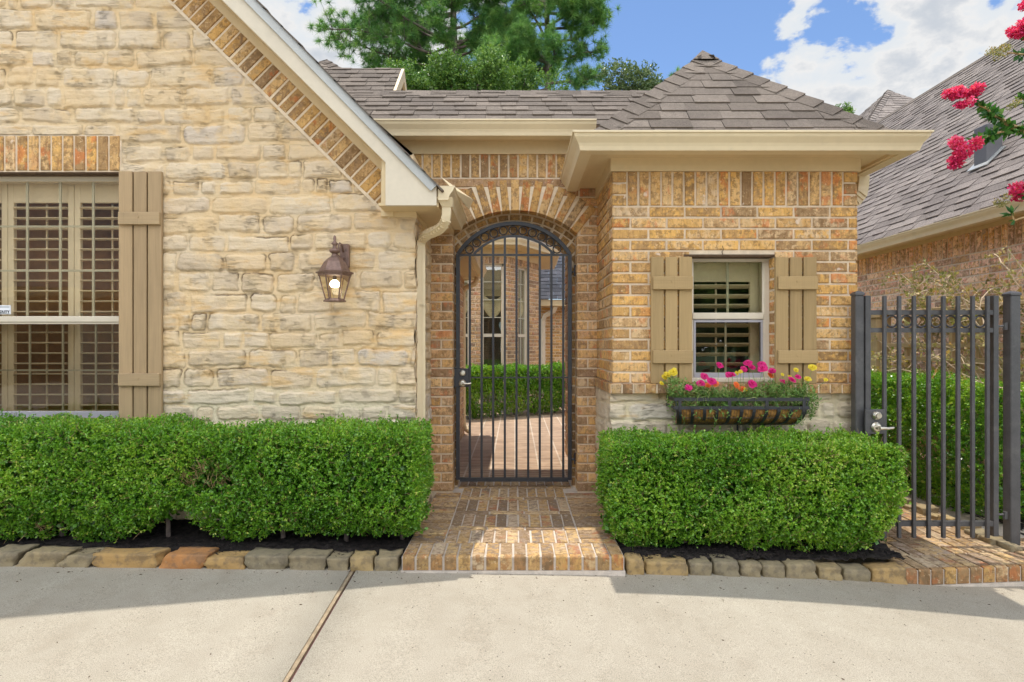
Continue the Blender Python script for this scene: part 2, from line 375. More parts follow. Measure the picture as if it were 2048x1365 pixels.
M['oak']=leaf_mat('dusty_oak_leaf',[(0,(.045,.08,.035)),(.5,(.10,.15,.055)),(.85,(.19,.24,.09)),(1,(.27,.29,.13))],.2,.45)
M['moss']=leaf_mat('moss_rose_leaf',[(0,(.05,.12,.03)),(.5,(.15,.28,.06)),(.85,(.27,.40,.11)),(1,(.46,.48,.18))],.2,.4)
M['rose']=leaf_mat('rose_leaf',[(0,(.13,.16,.05)),(.4,(.28,.27,.09)),(.7,(.44,.34,.13)),(1,(.46,.22,.12))],.3,.5)
M['myrtle']=leaf_mat('crape_myrtle_leaf',[(0,(.02,.09,.02)),(.5,(.05,.16,.03)),(.85,(.10,.24,.05)),(1,(.18,.28,.08))],.3,.35)
M['magenta']=leaf_mat('crape_blossom',[(0,(.58,.012,.11)),(.4,(.80,.05,.21)),(.75,(.88,.15,.32)),(1,(.92,.34,.46))],.3,.6)
M['fl_pink']=leaf_mat('magenta_petal',[(0,(.50,.008,.15)),(1,(.75,.03,.24))],.3,.6)
M['fl_orange']=leaf_mat('orange_petal',[(0,(.75,.13,.05)),(1,(.82,.24,.05))],.3,.6)
M['fl_yellow']=leaf_mat('yellow_petal',[(0,(.68,.52,.03)),(1,(.78,.64,.06))],.3,.6)
M['cane']=plain('pale_rose_cane',(.56,.43,.28),.8,var=.3,scale=20)
M['twig']=plain('tan_twig',(.46,.31,.15),.8,var=.3,scale=30)
M['bark']=plain('grey_brown_bark',(.17,.13,.11),.95,var=.4,scale=5,bump=.9,bscale=14)
M['liner']=plain('coco_fibre',(.42,.21,.06),.95,var=.4,scale=40,bump=.9,bscale=180)
M['lawn']=plain('lawn',(.06,.11,.03),.95,var=.3,scale=.7)
M['sticker']=plain('sticker_white',(.75,.76,.78),.5,var=.02)
M['ink']=plain('sticker_ink',(.012,.012,.014),.5,var=.02)
M['lead']=plain('grey_vent_paint',(.14,.135,.14),.6,var=.1)
M['copper']=plain('aged_copper_iron',(.205,.125,.095),.5,metal=.3,spec=.5,var=.3,scale=40,bump=.25,bscale=140)
def emis(name,col,st):
    t=NT(name); t.bs(Base_Color=(*col,1)); t.b.inputs['Emission Color'].default_value=(*col,1); t.b.inputs['Emission Strength'].default_value=st; return t.m
M['bulb']=emis('lit_bulb',(1,.93,.74),4)
M['brown_far']=plain('brown_house_wall',(.28,.18,.11),.9,var=.25,scale=5)
# ------------------------------------------------------------------ masonry and roofing
def rcol(): return (random.random(),random.random(),random.random(),1)
def add_brick(mb,O,U,W,N,u0,u1,v0,v1,d=.009,back=-.004,b=.004,j=.0016,col=None):
    c=col or rcol(); g=lambda:random.uniform(-j,j)
    dd=d+random.uniform(-.002,.002)
    cs=[(u0+g(),v0+g()),(u1+g(),v0+g()),(u1+g(),v1+g()),(u0+g(),v1+g())]
    inn=[(u0+b+g(),v0+b+g()),(u1-b+g(),v0+b+g()),(u1-b+g(),v1-b+g()),(u0+b+g(),v1-b+g())]
    pt=lambda a,h:O+U*a[0]+W*a[1]+N*h
    vs=[pt(a,back) for a in cs]+[pt(a,dd-b) for a in cs]+[pt(a,dd) for a in inn]
    fs=[(8,9,10,11)]+[(i,(i+1)%4,(i+1)%4+4,i+4) for i in range(4)]+[(i+4,(i+1)%4+4,(i+1)%4+8,i+8) for i in range(4)]
    mb.add(vs,fs,c)
BH,BL,JT=.0762,.245,.0148
def courses(mb,O,U,W,N,u0,u1,v0,v1,holes=(),ph=0,start=None,skip=None,close=True,bl=BL,bh=BH,d=.009):
    n=int(round((v1-v0)/bh)); bh=(v1-v0)/n
    for i in range(n):
        a=v0+i*bh+JT/2; b=v0+(i+1)*bh-JT/2
        segs=[(u0,u1)]
        for (h0,h1,k0,k1) in holes:
            if b>k0+.012 and a<k1-.012:
                ns=[]
                for s0,s1 in segs:
                    if h1<=s0 or h0>=s1: ns.append((s0,s1)); continue
                    if h0>s0+.02: ns.append((s0,h0))
                    if h1<s1-.02: ns.append((h1,s1))
                segs=ns
        odd=(i+ph)%2
        for s0,s1 in segs:
            # joints on the bond grid; a closer or header at quoins
            k=[]; x=u0+(bl if odd else bl/2-.0)
            while x<s1-.03:
                if x>s0+.03: k.append(x)
                x+=bl
            e=[s0]+k+[s1]
            if len(e)>2 and e[-1]-e[-2]<.05: e.pop(-2)
            for p,q in zip(e[:-1],e[1:]):
                pa=p+(JT/2 if p>s0 else 0); qa=q-(JT/2 if q<s1 else 0)
                if skip and skip((pa+qa)/2,(a+b)/2,pa,qa,a,b): continue
                add_brick(mb,O,U,W,N,pa,qa,a,b,d=d)
def soldiers(mb,O,U,W,N,u0,u1,v0,v1,step=BH,d=.009):
    n=max(1,int(round((u1-u0)/step))); st=(u1-u0)/n
    for i in range(n):
        add_brick(mb,O,U,W,N,u0+i*st+JT/2,u0+(i+1)*st-JT/2,v0+JT/2,v1-JT/2,d=d)
def clip_poly(poly,cv):
    out=poly
    for i in range(len(cv)):
        a=cv[i];b=cv[(i+1)%len(cv)]; inp=out; out=[]
        if not inp: break
        side=lambda p:(b[0]-a[0])*(p[1]-a[1])-(b[1]-a[1])*(p[0]-a[0])
        for k in range(len(inp)):
            p=inp[k];q=inp[(k+1)%len(inp)]; sp,sq=side(p),side(q)
            if sp>=0: out.append(p)
            if (sp>=0)!=(sq>=0):
                t=sp/(sp-sq); out.append((p[0]+(q[0]-p[0])*t,p[1]+(q[1]-p[1])*t))
    return out
def shingles(mb,O,U,S,conv,course=.14,tab=(.16,.34),th=(.007,.014),wob=.003):
    """conv: convex CCW polygon in (u,s). U along eave, S up slope."""
    N=U.cross(S).normalized()
    if N.z<0: N=-N
    umin=min(p[0] for p in conv);umax=max(p[0] for p in conv);smax=max(p[1] for p in conv);smin=min(p[1] for p in conv)
    s=smin; i=0
    while s<smax:
        u=umin-random.uniform(0,.2)
        lap=random.random()<.5
        while u<umax:
            w=random.uniform(*tab); lap=not lap
            t=th[1] if lap else th[0]; t+=random.uniform(-.0015,.0015)
            s0=s-(.012 if lap else 0)+random.uniform(-wob,wob)
            q=clip_poly([(u+.0015,s0),(u+w-.0015,s0),(u+w-.0015,s+course+.02),(u+.0015,s+course+.02)],conv)
            if len(q)>=3:
                hh=lambda p:t*max(0,1-(p[1]-s0)/(course+.02))+.0015
                top=[O+U*p[0]+S*p[1]+N*hh(p) for p in q]; bot=[O+U*p[0]+S*p[1]-N*.004 for p in q]
                n=len(q); mb.add(top+bot,[list(range(n))]+[(k,(k+1)%n,(k+1)%n+n,k+n) for k in range(n)],rcol())
            u+=w
        s+=course; i+=1
def hip_caps(mb,a,b,d1,d2,step=.145,w=.15,lift=.015):
    """caps from low end a to high end b; d1,d2 = downhill directions of the two roof planes"""
    a=Vector(a);b=Vector(b);L=(b-a).length;d=(b-a)/L
    d1=Vector(d1)-d*Vector(d1).dot(d);d1.normalize();d2=Vector(d2)-d*Vector(d2).dot(d);d2.normalize()
    up=-(d1+d2); up.normalize()
    if up.z<0: up=-up
    n=int(L/step)+1
    for i in range(n):
        s=i*step; e=min(L,s+step*1.35); c=rcol(); t=lift+random.uniform(-.002,.002)
        ww=w+random.uniform(-.008,.008)
        p0=a+d*s+up*(t+.007);p1=a+d*e+up*(t*.55)
        vs=[p0,p1,p0+d1*ww-up*.008,p1+d1*ww-up*.008,p0+d2*ww-up*.008,p1+d2*ww-up*.008]
        vs+=[v-up*.011 for v in vs]
        mb.add(vs,[(0,2,3,1),(0,1,5,4),(0,4,10,6),(0,6,8,2),(2,8,9,3),(4,5,11,10)],c)
def stone_patch(name,O,U,N,w,h,seed,keep,parent,res=.006,hscale=1.0,rowh=(.108,.142),edge=None,len_=(.15,.44)):
    nu=int(w/res)+1; nv=int(h/res)+1
    a,b=np.meshgrid(np.linspace(0,w,nu),np.linspace(0,h,nv))
    r=np.random.default_rng(seed)
    aw=a+(fbm(a*5,b*5,seed)-.5)*.035; bw=b+(fbm(a*4,b*6,seed+5)-.5)*.034+(vn(a*1.3,b*.5,seed+9)-.5)*.03
    rows=[-.04]
    while rows[-1]<h+.1: rows.append(rows[-1]+r.uniform(*rowh))
    rows=np.array(rows); ri=np.clip(np.searchsorted(rows,bw)-1,0,len(rows)-2)
    d=np.full(a.shape,-1.0); rid=np.zeros(a.shape); topn=np.zeros(a.shape); th=np.zeros(a.shape)
    for k in range(len(rows)-1):
        m=ri==k
        if not m.any(): continue
        e=[-r.uniform(.05,.3)]
        while e[-1]<w+.5: e.append(e[-1]+(r.uniform(*len_) if r.random()>.15 else r.uniform(.08,.14)))
        e=np.array(e); ci=np.clip(np.searchsorted(e,aw[m])-1,0,len(e)-2)
        n=len(e)-1
        gx=r.uniform(.007,.016,n); gy=r.uniform(.006,.012,n); rad=r.uniform(.008,.036,n); dy=r.uniform(-.006,.006,n)
        tl=r.uniform(-.05,.05,n); rt=r.random(n); tt=r.uniform(.55,1.15,n)
        cx=(e[ci]+e[ci+1])/2; hx=(e[ci+1]-e[ci])/2-gx[ci]; cy=(rows[k]+rows[k+1])/2+dy[ci]; hy=(rows[k+1]-rows[k])/2-gy[ci]
        px=aw[m]-cx; py=bw[m]-cy-px*tl[ci]*.6
        rr=np.minimum(rad[ci],hy*.8)
        qx=np.abs(px)-hx+rr; qy=np.abs(py)-hy+rr
        dd=np.hypot(np.maximum(qx,0),np.maximum(qy,0))+np.minimum(np.maximum(qx,qy),0)-rr
        d[m]=dd; rid[m]=rt[ci]; th[m]=tt[ci]; topn[m]=np.where(py>0,1,.25)*np.where(np.abs(qy)<.03,1,.5)
    d=d+(fbm(a*22,b*22,seed+2)-.5)*.018
    mask=1-sst(-.005,.002,d)
    face=1-sst(-.016,.003,d)
    bed=fbm(a*7,b*38,seed+3,5)-.5
    chip=fbm(a*13,b*18,seed+4,4)-.5
    hgt=face*(.013*th+bed*.011+chip*.013)+(1-face)*(fbm(a*18,b*18,seed+6)-.5)*.008
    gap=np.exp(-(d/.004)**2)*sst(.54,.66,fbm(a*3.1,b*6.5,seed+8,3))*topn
    hgt=(hgt-gap*.010)*hscale
    if edge is not None: a=a+edge(a,b,hgt)
    O=np.array(O);U=np.array(U);N=np.array(N)
    pts=O+a[...,None]*U+b[...,None]*np.array([0,0,1.0])+hgt[...,None]*N
    idx=np.arange(nu*nv).reshape(nv,nu)
    fc=np.stack([idx[:-1,:-1],idx[:-1,1:],idx[1:,1:],idx[1:,:-1]],-1).reshape(-1,4)
    ctr=pts.reshape(-1,3)[fc].mean(1); k=keep(ctr[:,0],ctr[:,1],ctr[:,2]); fc=fc[k]
    used=np.unique(fc); mp=np.full(nu*nv,-1); mp[used]=np.arange(len(used))
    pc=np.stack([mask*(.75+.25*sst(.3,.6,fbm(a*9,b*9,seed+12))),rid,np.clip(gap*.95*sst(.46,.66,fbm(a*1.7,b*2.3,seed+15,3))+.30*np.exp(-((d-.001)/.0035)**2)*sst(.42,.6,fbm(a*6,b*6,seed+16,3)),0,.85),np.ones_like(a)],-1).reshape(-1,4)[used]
    return np_mesh(name,pts.reshape(-1,3)[used],mp[fc],M['stone'],parent,pc=pc,smooth=True)
# ------------------------------------------------------------------ foliage
def unit(a): return a/np.maximum(np.linalg.norm(a,axis=-1,keepdims=True),1e-9)
def leaves_np(base,axis,L,W,fold,rng,roll=None):
    """one folded pointed leaf (2 quads) at each base pointing along axis"""
    n=len(base); axis=unit(axis)
    ref=unit(rng.normal(size=(n,3)))+np.array([0,0,.0]); s=unit(np.cross(axis,ref)); nn=np.cross(s,axis)
    L=np.broadcast_to(np.asarray(L,float).reshape(-1,1),(n,1)); W=np.broadcast_to(np.asarray(W,float).reshape(-1,1),(n,1))
    m=base+axis*L*.5
    v=np.stack([base,m+s*W*.5+nn*W*fold,base+axis*L,m-s*W*.5+nn*W*fold],1).reshape(-1,3)
    f=np.arange(n*4).reshape(n,4)
    return v,f
def sprigs(pos,nor,rng,k=9,L=.05,leaf=(.015,.010),up=.35,jit=.55,tone=None):
    n=len(pos); ax=unit(unit(nor)+np.array([0,0,up])+rng.normal(size=(n,3))*jit)
    t=np.linspace(.12,1,k)
    base=(pos[:,None,:]+ax[:,None,:]*(t[None,:,None]-.6)*L).reshape(-1,3)
    rad=unit(rng.normal(size=(n*k,3))); la=unit(np.repeat(ax,k,0)*.75+rad)
    sz=rng.uniform(.7,1.25,n*k)
    v,f=leaves_np(base,la,leaf[0]*sz,leaf[1]*sz,.12,rng)
    tn=rng.random(n) if tone is None else tone
    c=np.clip(np.repeat(tn,k)*.55+rng.random(n*k)*.35+np.tile(t,n)*.10,0,1)
    fc=np.stack([c,rng.random(n*k),rng.random(n*k),np.ones(n*k)],-1)
    return v,f,fc
def twigs_np(a,b,w,rng):
    d=unit(b-a); s=unit(np.cross(d,unit(rng.normal(size=a.shape))))*w; q=np.cross(d,s)
    v=np.stack([a+s,a-s*.5+q*.87,a-s*.5-q*.87,b+s*.5,b-s*.25+q*.43,b-s*.25-q*.43],1).reshape(-1,3)
    i=np.arange(len(a))[:,None]*6
    f=np.concatenate([i+np.array([[0,1,4,3]]),i+np.array([[1,2,5,4]]),i+np.array([[2,0,3,5]])],0)
    return v,f
def hedge(name,label,x0,x1,y0,y1,z0,z1,nspr,seed,axis='x',leaf=(.0145,.0100),brown=(),bottom=None,group='clipped boxwood hedges',topamp=.016,k=10,endL=True,endR=True,L=.055,light=.5,warp=None):
    """clipped hedge; runs along x (or y when axis='y')"""
    rng=np.random.default_rng(seed)
    root=thing(name,label,'hedge',((x0+x1)/2,(y0+y1)/2,z0),group)
    Lx=x1-x0; D=y1-y0; H=z1-z0
    if axis=='y': Lx,D=D,Lx
    fr=H; tp=D; nend=(2*D*H/(Lx*(2*fr+tp)))
    n=nspr; u=rng.random(n)*Lx; s=rng.random(n)*(fr+tp+fr*.55)
    inward=rng.exponential(.018,n); inward[inward>.09]=.02
    rc=.06
    pos=np.zeros((n,3)); nor=np.zeros((n,3))
    f=s<fr; t=(s>=fr)&(s<fr+tp); bk=s>=fr+tp
    # local frame: along, depth (0 front), height
    dep=np.zeros(n);hei=np.zeros(n)
    hei[f]=s[f]; dep[f]=0; nor[f]=[0,-1,0]
    dep[t]=s[t]-fr; hei[t]=H; nor[t]=[0,0,1]
    dep[bk]=D; hei[bk]=H-(s[bk]-fr-tp); nor[bk]=[0,1,0]
    ne=int(n*nend)
    if ne and (endL or endR):
        ue=np.where(rng.random(ne)<.5,0.0,Lx)
        if not endL: ue[:]=Lx
        if not endR: ue[:]=0
        u=np.concatenate([u,ue]); dep=np.concatenate([dep,rng.random(ne)*D]); hei=np.concatenate([hei,rng.random(ne)*H])
        nor=np.concatenate([nor,np.stack([np.where(ue==0,-1.0,1.0),np.zeros(ne),np.zeros(ne)],-1)])
        inward=np.concatenate([inward,rng.exponential(.018,ne)])
    # round the arrises
    def rnd(c,lo,hi):
        return np.clip(c,lo,hi)
    p=np.stack([u,dep,hei],-1); q=np.stack([rnd(u,rc,Lx-rc) if (endL and endR) else (rnd(u,-9,Lx-rc) if endR else rnd(u,rc,9)),rnd(dep,rc,D-rc),np.clip(hei,0.0,H-rc)],-1)
    dv=p-q; l=np.linalg.norm(dv,axis=1,keepdims=True); ok=(l[:,0]>1e-6)
    p[ok]=q[ok]+dv[ok]/l[ok]*rc; nor[ok]=dv[ok]/l[ok]
    lump=(fbm(u*2.6+seed,hei*3.2+dep*3,seed)-.5)*.13+(fbm(u*9,hei*9+dep*8,seed+1)-.5)*.07
    p=p+nor*(lump-inward)[:,None]
    p[:,2]+=(vn(u*1.7,u*0,seed+4)-.5)*2*topamp*(hei/H)
    # the foot tucks in and is ragged
    zb=.045+(fbm(u*2.6,u*0,seed+6)-.5)*.22+(vn(u*9,dep*5,seed+7)-.5)*.06
    if bottom is not None: zb=zb+bottom(u)
    tuck=np.clip(1-hei/(.42*H),0,1)
    p[:,1]+=np.where(dep<D/2,1,-1)*tuck**1.4*.19
    if endR: p[:,0]-=np.clip(1-(Lx-u)/.25,0,1)*tuck**1.4*.15
    if endL: p[:,0]+=np.clip(1-u/.25,0,1)*tuck**1.4*.15
    keep=p[:,2]>zb; p=p[keep];nor=nor[keep];uu=u[keep];hh=hei[keep]
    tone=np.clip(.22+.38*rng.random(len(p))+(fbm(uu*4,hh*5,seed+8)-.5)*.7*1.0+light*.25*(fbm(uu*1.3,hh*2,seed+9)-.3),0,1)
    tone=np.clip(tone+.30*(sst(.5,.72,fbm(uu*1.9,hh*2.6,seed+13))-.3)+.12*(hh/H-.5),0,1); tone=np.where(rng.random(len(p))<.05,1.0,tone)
    sh=rng.random(len(p))<.03; p[sh]+=nor[sh]*rng.uniform(.01,.04,(sh.sum(),1))+np.array([0,0,.015])
    def world(p):
        if warp is not None: p=warp(p)
        if axis=='x': return p+np.array([x0,y0,z0])
        r=np.empty_like(p); r[:,0]=x0+p[:,1]; r[:,1]=y0+p[:,0]; r[:,2]=z0+p[:,2]; return r
    def wn(v):
        if axis=='x': return v
        return v[:,[1,0,2]]
    thin=np.zeros(len(p),bool)
    for (bu,bh,br) in brown: thin|=(((uu-bu)/br)**2+((hh-bh)/(br*.42))**2<rng.random(len(p))*.9)
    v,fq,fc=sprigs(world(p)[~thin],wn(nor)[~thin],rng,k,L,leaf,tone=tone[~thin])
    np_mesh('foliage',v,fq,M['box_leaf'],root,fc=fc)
    m=int(len(p)*.20); i=rng.integers(0,len(p),m); a=p[i]-nor[i]*rng.uniform(-.008,.05,m)[:,None]; tang=rng.normal(size=(m,3))*.6+nor[i]*.5+np.array([0,0,.5])
    b=a+unit(tang)*rng.uniform(.02,.07,m)[:,None]
    if len(brown):
        j=np.where(thin)[0]
        if len(j):
            j=rng.choice(j,min(len(j),int(900))); a2=p[j]-nor[j]*rng.uniform(.0,.04,len(j))[:,None]; b2=a2+unit(rng.normal(size=a2.shape)*.5+np.array([0,-.4,.9]))*rng.uniform(.03,.07,len(j))[:,None]
            a=np.concatenate([a,a2]);b=np.concatenate([b,b2])
    v,fq=twigs_np(world(a),world(b),.0014,rng); np_mesh('twigs',v,fq,M['twig'],root,fc=np.ones((len(fq),4))*.5)
    # woody heart of the hedge: dense dark inner branches
    nc=int(nspr*.35); pc=np.stack([rng.random(nc)*Lx,.07+rng.random(nc)*(D-.14),rng.random(nc)**.8*(H-.1)+.02],-1)
    zb2=.06+(fbm(pc[:,0]*2.6,pc[:,0]*0,seed+6)-.5)*.22
    if bottom is not None: zb2=zb2+bottom(pc[:,0])
    tk=np.clip(1-pc[:,2]/(.38*H),0,1); pc=pc[(pc[:,2]>zb2)&(pc[:,1]>tk*.16+.05)]
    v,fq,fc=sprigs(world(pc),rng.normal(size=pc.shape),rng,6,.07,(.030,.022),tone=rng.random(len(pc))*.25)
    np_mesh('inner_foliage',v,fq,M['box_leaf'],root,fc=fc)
    ns=max(2,int(Lx/.34))
    for q in range(ns):
        uu_=(q+.5)*Lx/ns+rng.uniform(-.05,.05); pp=np.array([[uu_,D*.5,-.06],[uu_+rng.uniform(-.03,.03),D*.5,.12],[uu_+rng.uniform(-.1,.1),D*.5,H*.6]])
        st=MB(); st.tube(world(pp),[.016,.013,.006],6); st.build('stem',M['bark'],root)
    return root
def tube_tree(mb,path,r0,r1,n=8):
    m=len(path); mb.tube(path,[r0+(r1-r0)*i/(m-1) for i in range(m)],n)
def tufts(pos,axis,rng,k=26,L=.2,w=.011,spread=.9):
    n=len(pos); ax=np.repeat(unit(axis),k,0); d=unit(ax*.55+rng.normal(size=(n*k,3))*spread)
    base=np.repeat(pos,k,0); ln=L*rng.uniform(.7,1.15,(n*k,1)); s=unit(np.cross(d,rng.normal(size=(n*k,3))))*w
    v=np.stack([base-s*.5,base+s*.5,base+d*ln+np.array([0,0,-.02])],1).reshape(-1,3); f=np.arange(n*k*3).reshape(-1,3)
    c=np.clip(np.repeat(rng.random(n),k)*.6+rng.random(n*k)*.4,0,1)
    return v,f,np.stack([c]*3+[np.ones_like(c)],-1)
# ================================================================== THE HOUSE
house=thing('house','tan brick and limewashed stone house with a gabled wing, arched gateway and hip-roofed wing','house',(0,YE,0))
X3=V(1,0,0);Y3=V(0,1,0);Z3=V(0,0,1)
XC=-.682                     # right corner of the stone gable wing
XR0,XR1=.6655,2.301          # brick wing
Z=lambda r:EYE+r
# ---- stone gable wall
BCL,BCU=.027,.284            # rake band: z+.985x
WX1=-2.669; WZ0=Z(-.545); WZ1=Z(1.166)
def keep_front(x,y,z):
    r=z-EYE
    k=((r+.985*x<BCL+.008)|(x>-.90))&~((x>-.905)&(r>.868))
    k&=~((x<WX1+.004)&(x>-4.24)&(z>WZ0)&(r<1.416))
    return k
hr=lambda b:.006+(fbm(b*7.3,b*0,31,3)-.35)*.035
W0=3.85
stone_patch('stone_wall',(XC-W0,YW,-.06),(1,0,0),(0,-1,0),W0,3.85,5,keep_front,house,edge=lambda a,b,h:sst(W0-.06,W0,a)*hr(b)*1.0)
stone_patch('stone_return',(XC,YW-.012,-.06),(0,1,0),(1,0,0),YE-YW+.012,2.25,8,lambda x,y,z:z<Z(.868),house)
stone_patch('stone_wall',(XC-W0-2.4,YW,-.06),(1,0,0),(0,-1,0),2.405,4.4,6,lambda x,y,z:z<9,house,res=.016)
mb=MB(); mb.col=(.4,.5,0,1)
mb.box(-4.54,-4.235,YW+.03,YW+.24,WZ0,Z(1.3))
for a in ((XC-.02-6.3,XC-W0,-.06,4.9),): mb.box(a[0],a[1],YW+.03,YW+.2,a[2],a[3])
mb.box(-4.54,XC-.01,YW+.03,YW+.24,-.06,WZ0); mb.box(-2.64,XC-.01,YW+.03,YW+.24,WZ0,Z(1.3)); mb.prism([(-4.54,YW+.03,Z(1.3)),(XC-.01,YW+.03,Z(1.3)),(XC-.01,YW+.03,Z(.90)),(-3.9,YW+.03,Z(4.1)),(-4.54,YW+.03,Z(3.6))][:2]+[(XC-.3,YW+.03,Z(1.16)),(-3.9,YW+.03,Z(4.1)),(-4.54,YW+.03,Z(3.5))],(0,.2,0))
mb.build('wall_core',M['stone'],house)
# courtyard side of the gable wing
mb=MB(); mb.box(XC-.2,XC,YE+.21,7.6,0,Z(.9)); mb.box(XC-6,XC-.2,7.4,7.6,0,Z(3)); mb.build('courtyard_wall_core',M['mortar'],house)
mb=MB(); courses(mb,V(XC,YE+.21,0),Y3,Z3,X3,0,2.8,FLOOR-.1,Z(.87)); courses(mb,V(XC,7.6,0),-X3,Z3,Y3,0,1.2,FLOOR-.1,Z(.87)); mb.build('courtyard_wall',M['pink_brick'],house)
# ---- rake band of brick on end
T=V(1,0,-.985).normalized(); Wd=V(.985,0,1).normalized()
O=V(-.88,YW-.016,EYE+BCL+.985*.88)
mb=MB(); hh=(BCU-BCL)/1.4036
n=int(4.2/BH)
for i in range(n):
    u1=.06-i*BH; u0=u1-BH
    add_brick(mb,O,T,Wd,V(0,-1,0),u0+JT/2,u1-JT/2,.008,hh+.01,d=.006)
mb.build('rake_brick_band',M['brown_brick'],house)
mb=MB(); a=O-T*4.2; b=O+T*.05
mb.prism([a-Wd*.012,b-Wd*.012,b+Wd*(hh+.08),a+Wd*(hh+.08)],(0,.06,0)); mb.build('rake_band_mortar',M['mortar'],house)
# ---- rake board, drip trim, frieze and soffit
YR=3.62
def PR(u,v,y=YR): return V(*P(u,v,y))
top0=PR(873,372); tdir=(PR(509,0)-top0).normalized()
bot0=PR(771,325); bdir=(PR(444,0)-bot0).normalized()
RL=5.0
mb=MB(); mb.prism([PR(771,411),PR(873,411),top0,top0+tdir*RL,bot0+bdir*(RL-.35),bot0],(0,.03,0)); mb.build('rake_board',M['pale_trim'],house)
tn=V(tdir.z,0,-tdir.x); 
if tn.z<0: tn=-tn
mb=MB(); p=top0+V(.003,-.016,.0); mb.prism([p,p+tdir*RL,p+tdir*RL-tn*.052,p-tn*.052],(0,.02,0)); mb.build('rake_drip',M['drip'],house)
mb=MB()
# frieze board along the rake on the wall, then the soffit closing to the rake board
o=V(-.9,YW-.03,EYE+BCU+.985*.9); mb.prism([o,o-T*4.4,o-T*4.4+Wd*.09,o+Wd*.09],(0,.02,0))
mb.box(-.899,-.815,YW-.032,YW,Z(.862),Z(1.165))
mb.sweep([(-.899,YW),(XC,YW),(XC,YE)],[(0,Z(.858)),(.02,Z(.858)),(.02,Z(.895)),(0,Z(.895))])
mb.build('frieze',M['trim'],house)
mb=MB(); s0=V(-.83,YR+.03,Z(1.166)); sd=V(-1,0,.99).normalized(); 
mb.prism([s0,s0+sd*4.4,s0+sd*4.4+V(.012,0,.012),s0+V(.012,0,.012)],(0,YW-YR-.05,0))
mb.box(-.876,-.505,YR+.03,YE-.001,Z(.893),Z(.91)); mb.box(-.86,-.505,YE+.21,7.75,Z(.893),Z(.91))
mb.box(-.856,-.80,YR+.031,YW-.033,Z(.911),Z(1.20))
mb.build('soffit',M['trim'],house)
mb=MB(); mb.box(-.505,-.490,YR+.031,YE-.001,Z(.885),Z(1.0)); mb.box(-.505,-.490,YE+.21,7.78,Z(.885),Z(1.0)); mb.box(-.88,-.505,7.755,7.78,Z(.885),Z(1.25)); mb.build('eave_fascia',M['trim'],house)
GP=[(0,-.11),(.078,-.11),(.084,-.085),(.092,-.066),(.104,-.05),(.116,-.034),(.122,-.014),(.130,-.012),(.130,0),(0,0)]
def gutter_prof(z,d0=0,sc=1.0): return [(d0+d*sc,z+q*sc) for d,q in GP]
mb=MB(); mb.sweep([(-.489,YR+.002),(-.489,YE-.012)],gutter_prof(Z(1.012),0,.82)); mb.sweep([(-.489,YE+.4),(-.489,7.78)],gutter_prof(Z(1.012),0,.82))
g1=mb.build('gable_gutter',M['gutter'],house)
mb=MB(); t0=V(*P(873,394.5,YR+.001));t1=V(*P(905,394.5,YR+.001)); b0=V(*P(884,414,3.655));b1=V(*P(905,414,3.655))
dv=V(0,.075,0); dv2=V(0,.045,0)
mb.add([t0,t1,t1+dv,t0+dv,b0,b1,b1+dv2,b0+dv2],[(0,1,5,4),(1,2,6,5),(2,3,7,6),(3,0,4,7),(4,5,6,7)]); mb.build('gutter_outlet',M['gutter'],g1)
mb=MB(); q=[V(*P(904,377,3.66)),V(*P(938,420,4.2)),V(*P(946,400,4.2)),V(*P(881,354,3.66))]; mb.prism(q,(.003,0,0)); mb.build('splash_guard',M['gutter'],g1)
# downspout
pts=[P(894,412,3.68),P(893.5,430,3.685),P(892,440,3.69),P(887.5,450,3.72),P(879,458.5,3.765),P(868,464,3.81),P(857,468,3.86),P(848,474,3.905),P(843,482,3.94),P(841.5,492,3.95)]
xd=pts[-1][0]; pts.append((xd,3.95,1.55)); pts.append((xd,3.95,.20))
mb=MB(); mb.sqtube(pts,.0285,.022)
for i in range(3): 
    xx=xd-.016+.016*i; mb.box(xx-.002,xx+.002,3.95-.0245,3.95-.021,.2,Z(.66))
mb.box(xd-.0305,xd+.0305,3.95-.0245,3.95+.0245,1.545,1.56)
for i in range(2,9):
    for t in (0,.5):
        a=Vector(pts[i]);b=Vector(pts[i+1]); c=a.lerp(b,t); d=(b-a).normalized()*.0016
        mb.sqtube([c-d,c+d],.0296,.0232)
mb.build('downspout',M['gutter'],house)
# gable roof
mb=MB(); U=Y3; S=V(-1,0,1.0223).normalized(); o=V(-.455,YR-.035,top0.z-.0444*1.0223+.006)
shingles(mb,o,U,S,[(0,0),(4.3,0),(4.3,5.0),(0,5.0)],course=.16,tab=(.25,.45),th=(.003,.006)); 
S2=V(1,0,1.0223).normalized(); rx=o.x+S.x*5.0
shingles(mb,V(rx+S.x*5,o.y,o.z),U,S2,[(0,0),(4.3,0),(4.3,5.0),(0,5.0)],course=.2,tab=(.4,.7))
mb.build('gable_roof',M['shingle'],house)
mb=MB(); k=o-tn*.005+V(0,.03,0); e=k+S*5.0
mb.prism([k,e,V(2*rx-k.x,k.y,k.z),V(2*rx-k.x,k.y,k.z)-V(0,0,.012),e-V(0,0,.012),k-tn*.004],(0,4.3,0)); mb.build('roof_deck',M['rust'],house)
# ---- brick lintel over the big window
mb=MB(); soldiers(mb,V(0,YW-.006,0),X3,Z3,V(0,-1,0),-4.30,-2.659,Z(1.168),Z(1.414),step=.0765); mb.build('lintel',M['gold_brick'],house)
mb=MB(); mb.box(-4.30,-2.655,YW-.006,YW+.1,Z(1.166),Z(1.416)); mb.build('lintel_mortar',M['mortar'],house)
mb=MB(); mb.box(-4.30,-2.668,YW-.004,YW+.09,Z(1.158),Z(1.166)); mb.build('lintel_angle',M['rust'],house)
